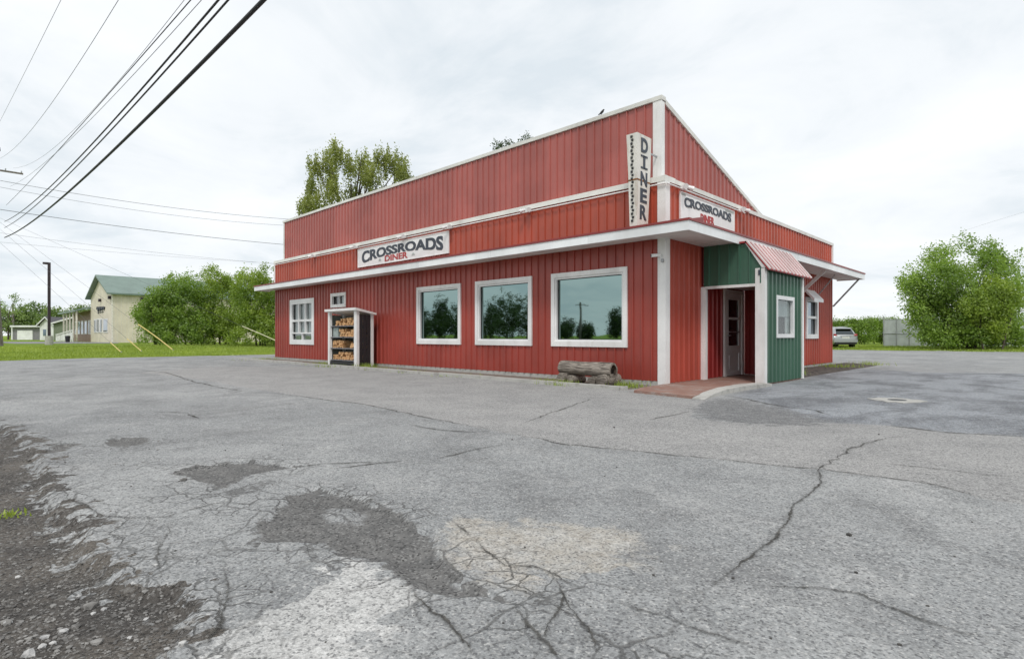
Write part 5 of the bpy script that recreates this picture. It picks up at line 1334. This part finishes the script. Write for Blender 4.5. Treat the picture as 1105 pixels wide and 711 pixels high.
lat = (b_ - a_).normalized(); fo = Vector((FW[0], FW[1], 0))
for k in (.25, .6):
    c_ = a_.lerp(b_, k) - fo * .05; MB().extr([c_ + Vector((0, 0, 1.0)), c_ + lat * .5 + Vector((0, 0, 1.0)), c_ + lat * .5 + Vector((0, 0, 2.1)), c_ + Vector((0, 0, 2.1))], fo * .06).build('window', M['farglass'], ht)
gt = thing('garage', 'low grey garage with a white overhead door', 'garage', (*at(27, 98), .3))
fp = lat_box(98, 105, 12, 43, 0, 0); MB().prism(fp, .1, zat(353, 98)).build('wall', M['greyside'], gt)
o0 = lat_box(97.4, 105.6, 10.5, 44.5, 0, 0); MB().prism(o0, zat(353, 98), zat(351.2, 98)).build('roof', M['white2'], gt)
o0 = lat_box(97.85, 98.02, 18.5, 35, 0, 0); gd = MB().prism(o0, .3, zat(356.5, 98)).build('garage_door', M['white2'], gt)
o0 = lat_box(97.85, 98.02, 12, 13.5, 0, 0); MB().prism(o0, .3, zat(353.5, 98)).build('corner_board', M['white2'], gt)

# ------------------------------------------------------------------ slatted fence on the right
fe = thing('slatted_fence', 'tall pale grey slatted chain-link fence behind the huge bush', 'fence', (*at(1030, 47), gz(*at(1030, 47)) - .05))
n = NT('fence_slats'); c = n.noise(1.2, 4, .6); n.set('Base Color', n.mix(n.ss(c, .3, .7), (.46, .49, .50), (.60, .63, .64))); n.set('Roughness', .6); M['slat'] = n.m
u = 953.5; k = 0; zt_ = zat(344.5, 47); zb_ = .08
while u < 1240:
    u2 = u + 13.8; a_ = Vector((*at(u, 47), 0)); b_ = Vector((*at(u2, 47), 0)); lt = (b_ - a_).normalized(); fo = Vector((FW[0], FW[1], 0))
    MB().tube([a_ + Vector((0, 0, -.05)), a_ + Vector((0, 0, zt_ + (.25 if k == 0 else .05)))], .04, 8).build('fence_post', M['galv'], fe)
    MB().tube([a_ + Vector((0, 0, zt_)), b_ + Vector((0, 0, zt_))], .022, 6).build('top_rail', M['galv'], fe)
    MB().tube([a_ - fo * .03 + Vector((0, 0, 1.2)), b_ - fo * .03 + Vector((0, 0, 1.2))], .02, 6).build('mid_rail', M['galv'], fe)
    mb = MB(); ln = (b_ - a_).length; m = 14
    for j in range(m):
        p_ = a_ + lt * (ln * (j + .08) / m); q_ = a_ + lt * (ln * (j + .92) / m); dz = random.uniform(-.02, .02)
        mb.add([p_ + Vector((0, 0, zb_)), q_ + fo * .008 + Vector((0, 0, zb_)), q_ + fo * .008 + Vector((0, 0, zt_ - .03 + dz)), p_ + Vector((0, 0, zt_ - .03 + dz)), p_ + fo * .02 + Vector((0, 0, zb_)), q_ + fo * .028 + Vector((0, 0, zb_)), q_ + fo * .028 + Vector((0, 0, zt_ - .03 + dz)), p_ + fo * .02 + Vector((0, 0, zt_ - .03 + dz))],
               [(0,1,2,3),(4,7,6,5),(0,4,5,1),(1,5,6,2),(2,6,7,3),(3,7,4,0)])
    tag(mb.build('slat_infill', M['slat'], fe), kind='stuff')
    u = u2; k += 1

# ------------------------------------------------------------------ parked car
n = NT('silver_car_paint'); n.set('Base Color', (.42, .44, .44, 1)); n.set('Metallic', .55); n.set('Roughness', .28); n.set('Coat Weight', .6); M['carpaint'] = n.m
M['tail'] = plain('tail_lamp_red', (.30, .02, .02), .2); M['plate'] = plain('plate_white', (.7, .7, .68), .5); M['tyre'] = plain('tyre_rubber', (.02, .02, .02), .9)
M['carglass'] = glass_mirror('car_glass', (.10, .115, .12), .03)
cx_, cy_ = at(912.5, 44); cz_ = gz(cx_, cy_) - .03
hd = math.atan2(FW[1], FW[0]) - .12
car = thing('parked_car', 'silver hatchback SUV parked on the grass behind the diner', 'car', (cx_, cy_, cz_), hd)
ST = [(-.03, .48, .66, .80, .70, .80, .70), (.0, .40, .90, .97, .86, .86, .78), (.10, .30, .98, 1.06, .91, .90, .76), (.22, .28, 1.00, 1.24, .925, .90, .70), (.42, .26, 1.01, 1.52, .93, .90, .64), (.60, .26, 1.01, 1.60, .935, .90, .62),
      (1.2, .26, 1.0, 1.66, .94, .90, .62), (2.1, .26, .99, 1.66, .94, .90, .62), (2.8, .26, .98, 1.58, .94, .90, .60), (3.55, .26, .98, 1.04, .93, .88, .70), (4.2, .28, .88, .93, .90, .84, .66), (4.6, .32, .72, .78, .80, .74, .56), (4.7, .42, .58, .62, .66, .62, .46)]
vs = []; fs = []
for (x, zb, zbt, zr, wb, wbt, wr) in ST:
    zm = zb + (zbt - zb) * .5
    half = [(wb * .93, zb), (wb, zb + .10), (wb * 1.005, zm), (wbt, zbt), ((wbt + wr) / 2 + .01, (zbt + zr) / 2), (wr, zr - .03), (wr * .8, zr)]
    ring = [(x, -a, b) for a, b in half] + [(x, 0, zr + .012)] + [(x, a, b) for a, b in half[::-1]]
    vs += ring
m = 15
for i in range(len(ST) - 1):
    for k in range(m - 1): fs.append((i*m+k, (i+1)*m+k, (i+1)*m+k+1, i*m+k+1))
    fs.append((i*m+m-1, (i+1)*m+m-1, (i+1)*m, i*m))
fs += [tuple(range(m)), tuple(range((len(ST)-1)*m, len(ST)*m))[::-1]]
MB().add(vs, fs, True).build('body', M['carpaint'], car, local=True)
MB().add([(.085, -.66, 1.10), (.085, .66, 1.10), (.40, .56, 1.51), (.40, -.56, 1.51)], [(0, 1, 2, 3)]).add([(.10, -.66, 1.08), (.10, .66, 1.08), (.42, .56, 1.50), (.42, -.56, 1.50)], [(3, 2, 1, 0)]).build('rear_window', M['carglass'], car, local=True)
MB().beam((.30, -.60, 1.60), (.30, .60, 1.60), .22, .03).build('spoiler', M['carpaint'], car, local=True)
for sg_ in (-1, 1):
    MB().extr([(-.015, sg_ * .60, .96), (-.015, sg_ * .85, .96), (.02, sg_ * .88, 1.10), (.07, sg_ * .70, 1.12)], (.10, 0, 0)).build('tail_light', M['tail'], car, local=True)
    MB().add([(.75, sg_ * .905, 1.05), (3.35, sg_ * .905, 1.05), (2.8, sg_ * .72, 1.50), (1.0, sg_ * .72, 1.54)], [(0, 1, 2, 3)]).build('side_window', M['carglass'], car, local=True)
    MB().beam((.9, sg_ * .56, 1.70), (2.6, sg_ * .56, 1.70), .04, .04).build('roof_rail', M['galv'], car, local=True)
    MB().box(2.95, 3.12, min(sg_ * .92, sg_ * 1.08), max(sg_ * .92, sg_ * 1.08), 1.02, 1.16).build('mirror', M['carpaint'], car, local=True)
    for xw in (.85, 3.7):
        wh = MB().tube([(xw, sg_ * .74, .36), (xw, sg_ * .95, .36)], .36, 20).build('wheel', M['tyre'], car, local=True)
        MB().tube([(xw, sg_ * .93, .36), (xw, sg_ * .965, .36)], .22, 14).build('rim', M['galv'], wh, local=True)
MB().box(-.08, .06, -.86, .86, .46, .66).build('rear_bumper', M['carpaint'], car, local=True)
MB().box(-.06, .10, -.80, .80, .30, .45).build('bumper_skirt', M['black'], car, local=True)
MB().box(-.045, .02, -.28, .28, .74, .90).build('license_plate', M['plate'], car, local=True)
MB().box(-.055, .02, -.40, .40, .91, .95).build('tailgate_trim', M['galv'], car, local=True)

# bird on the parapet
bx_, bz_ = fy(649, 124, YU)
bd = thing('bird', 'small dark bird perched on the false front parapet', 'bird', (bx_, YU, ZU + .12), .4)
bd.scale = (.6, .6, .6)
MB().tube([(-.13, 0, .04), (-.06, 0, .07), (0, 0, .11), (.05, 0, .16), (.075, 0, .20), (.10, 0, .215), (.125, 0, .21)], [.012, .025, .05, .048, .034, .03, .004], 8).tube([(0, .015, .0), (0, .015, .08)], .006, 4).tube([(0, -.015, .0), (0, -.015, .08)], .006, 4).build('body', M['black'], bd, local=True)
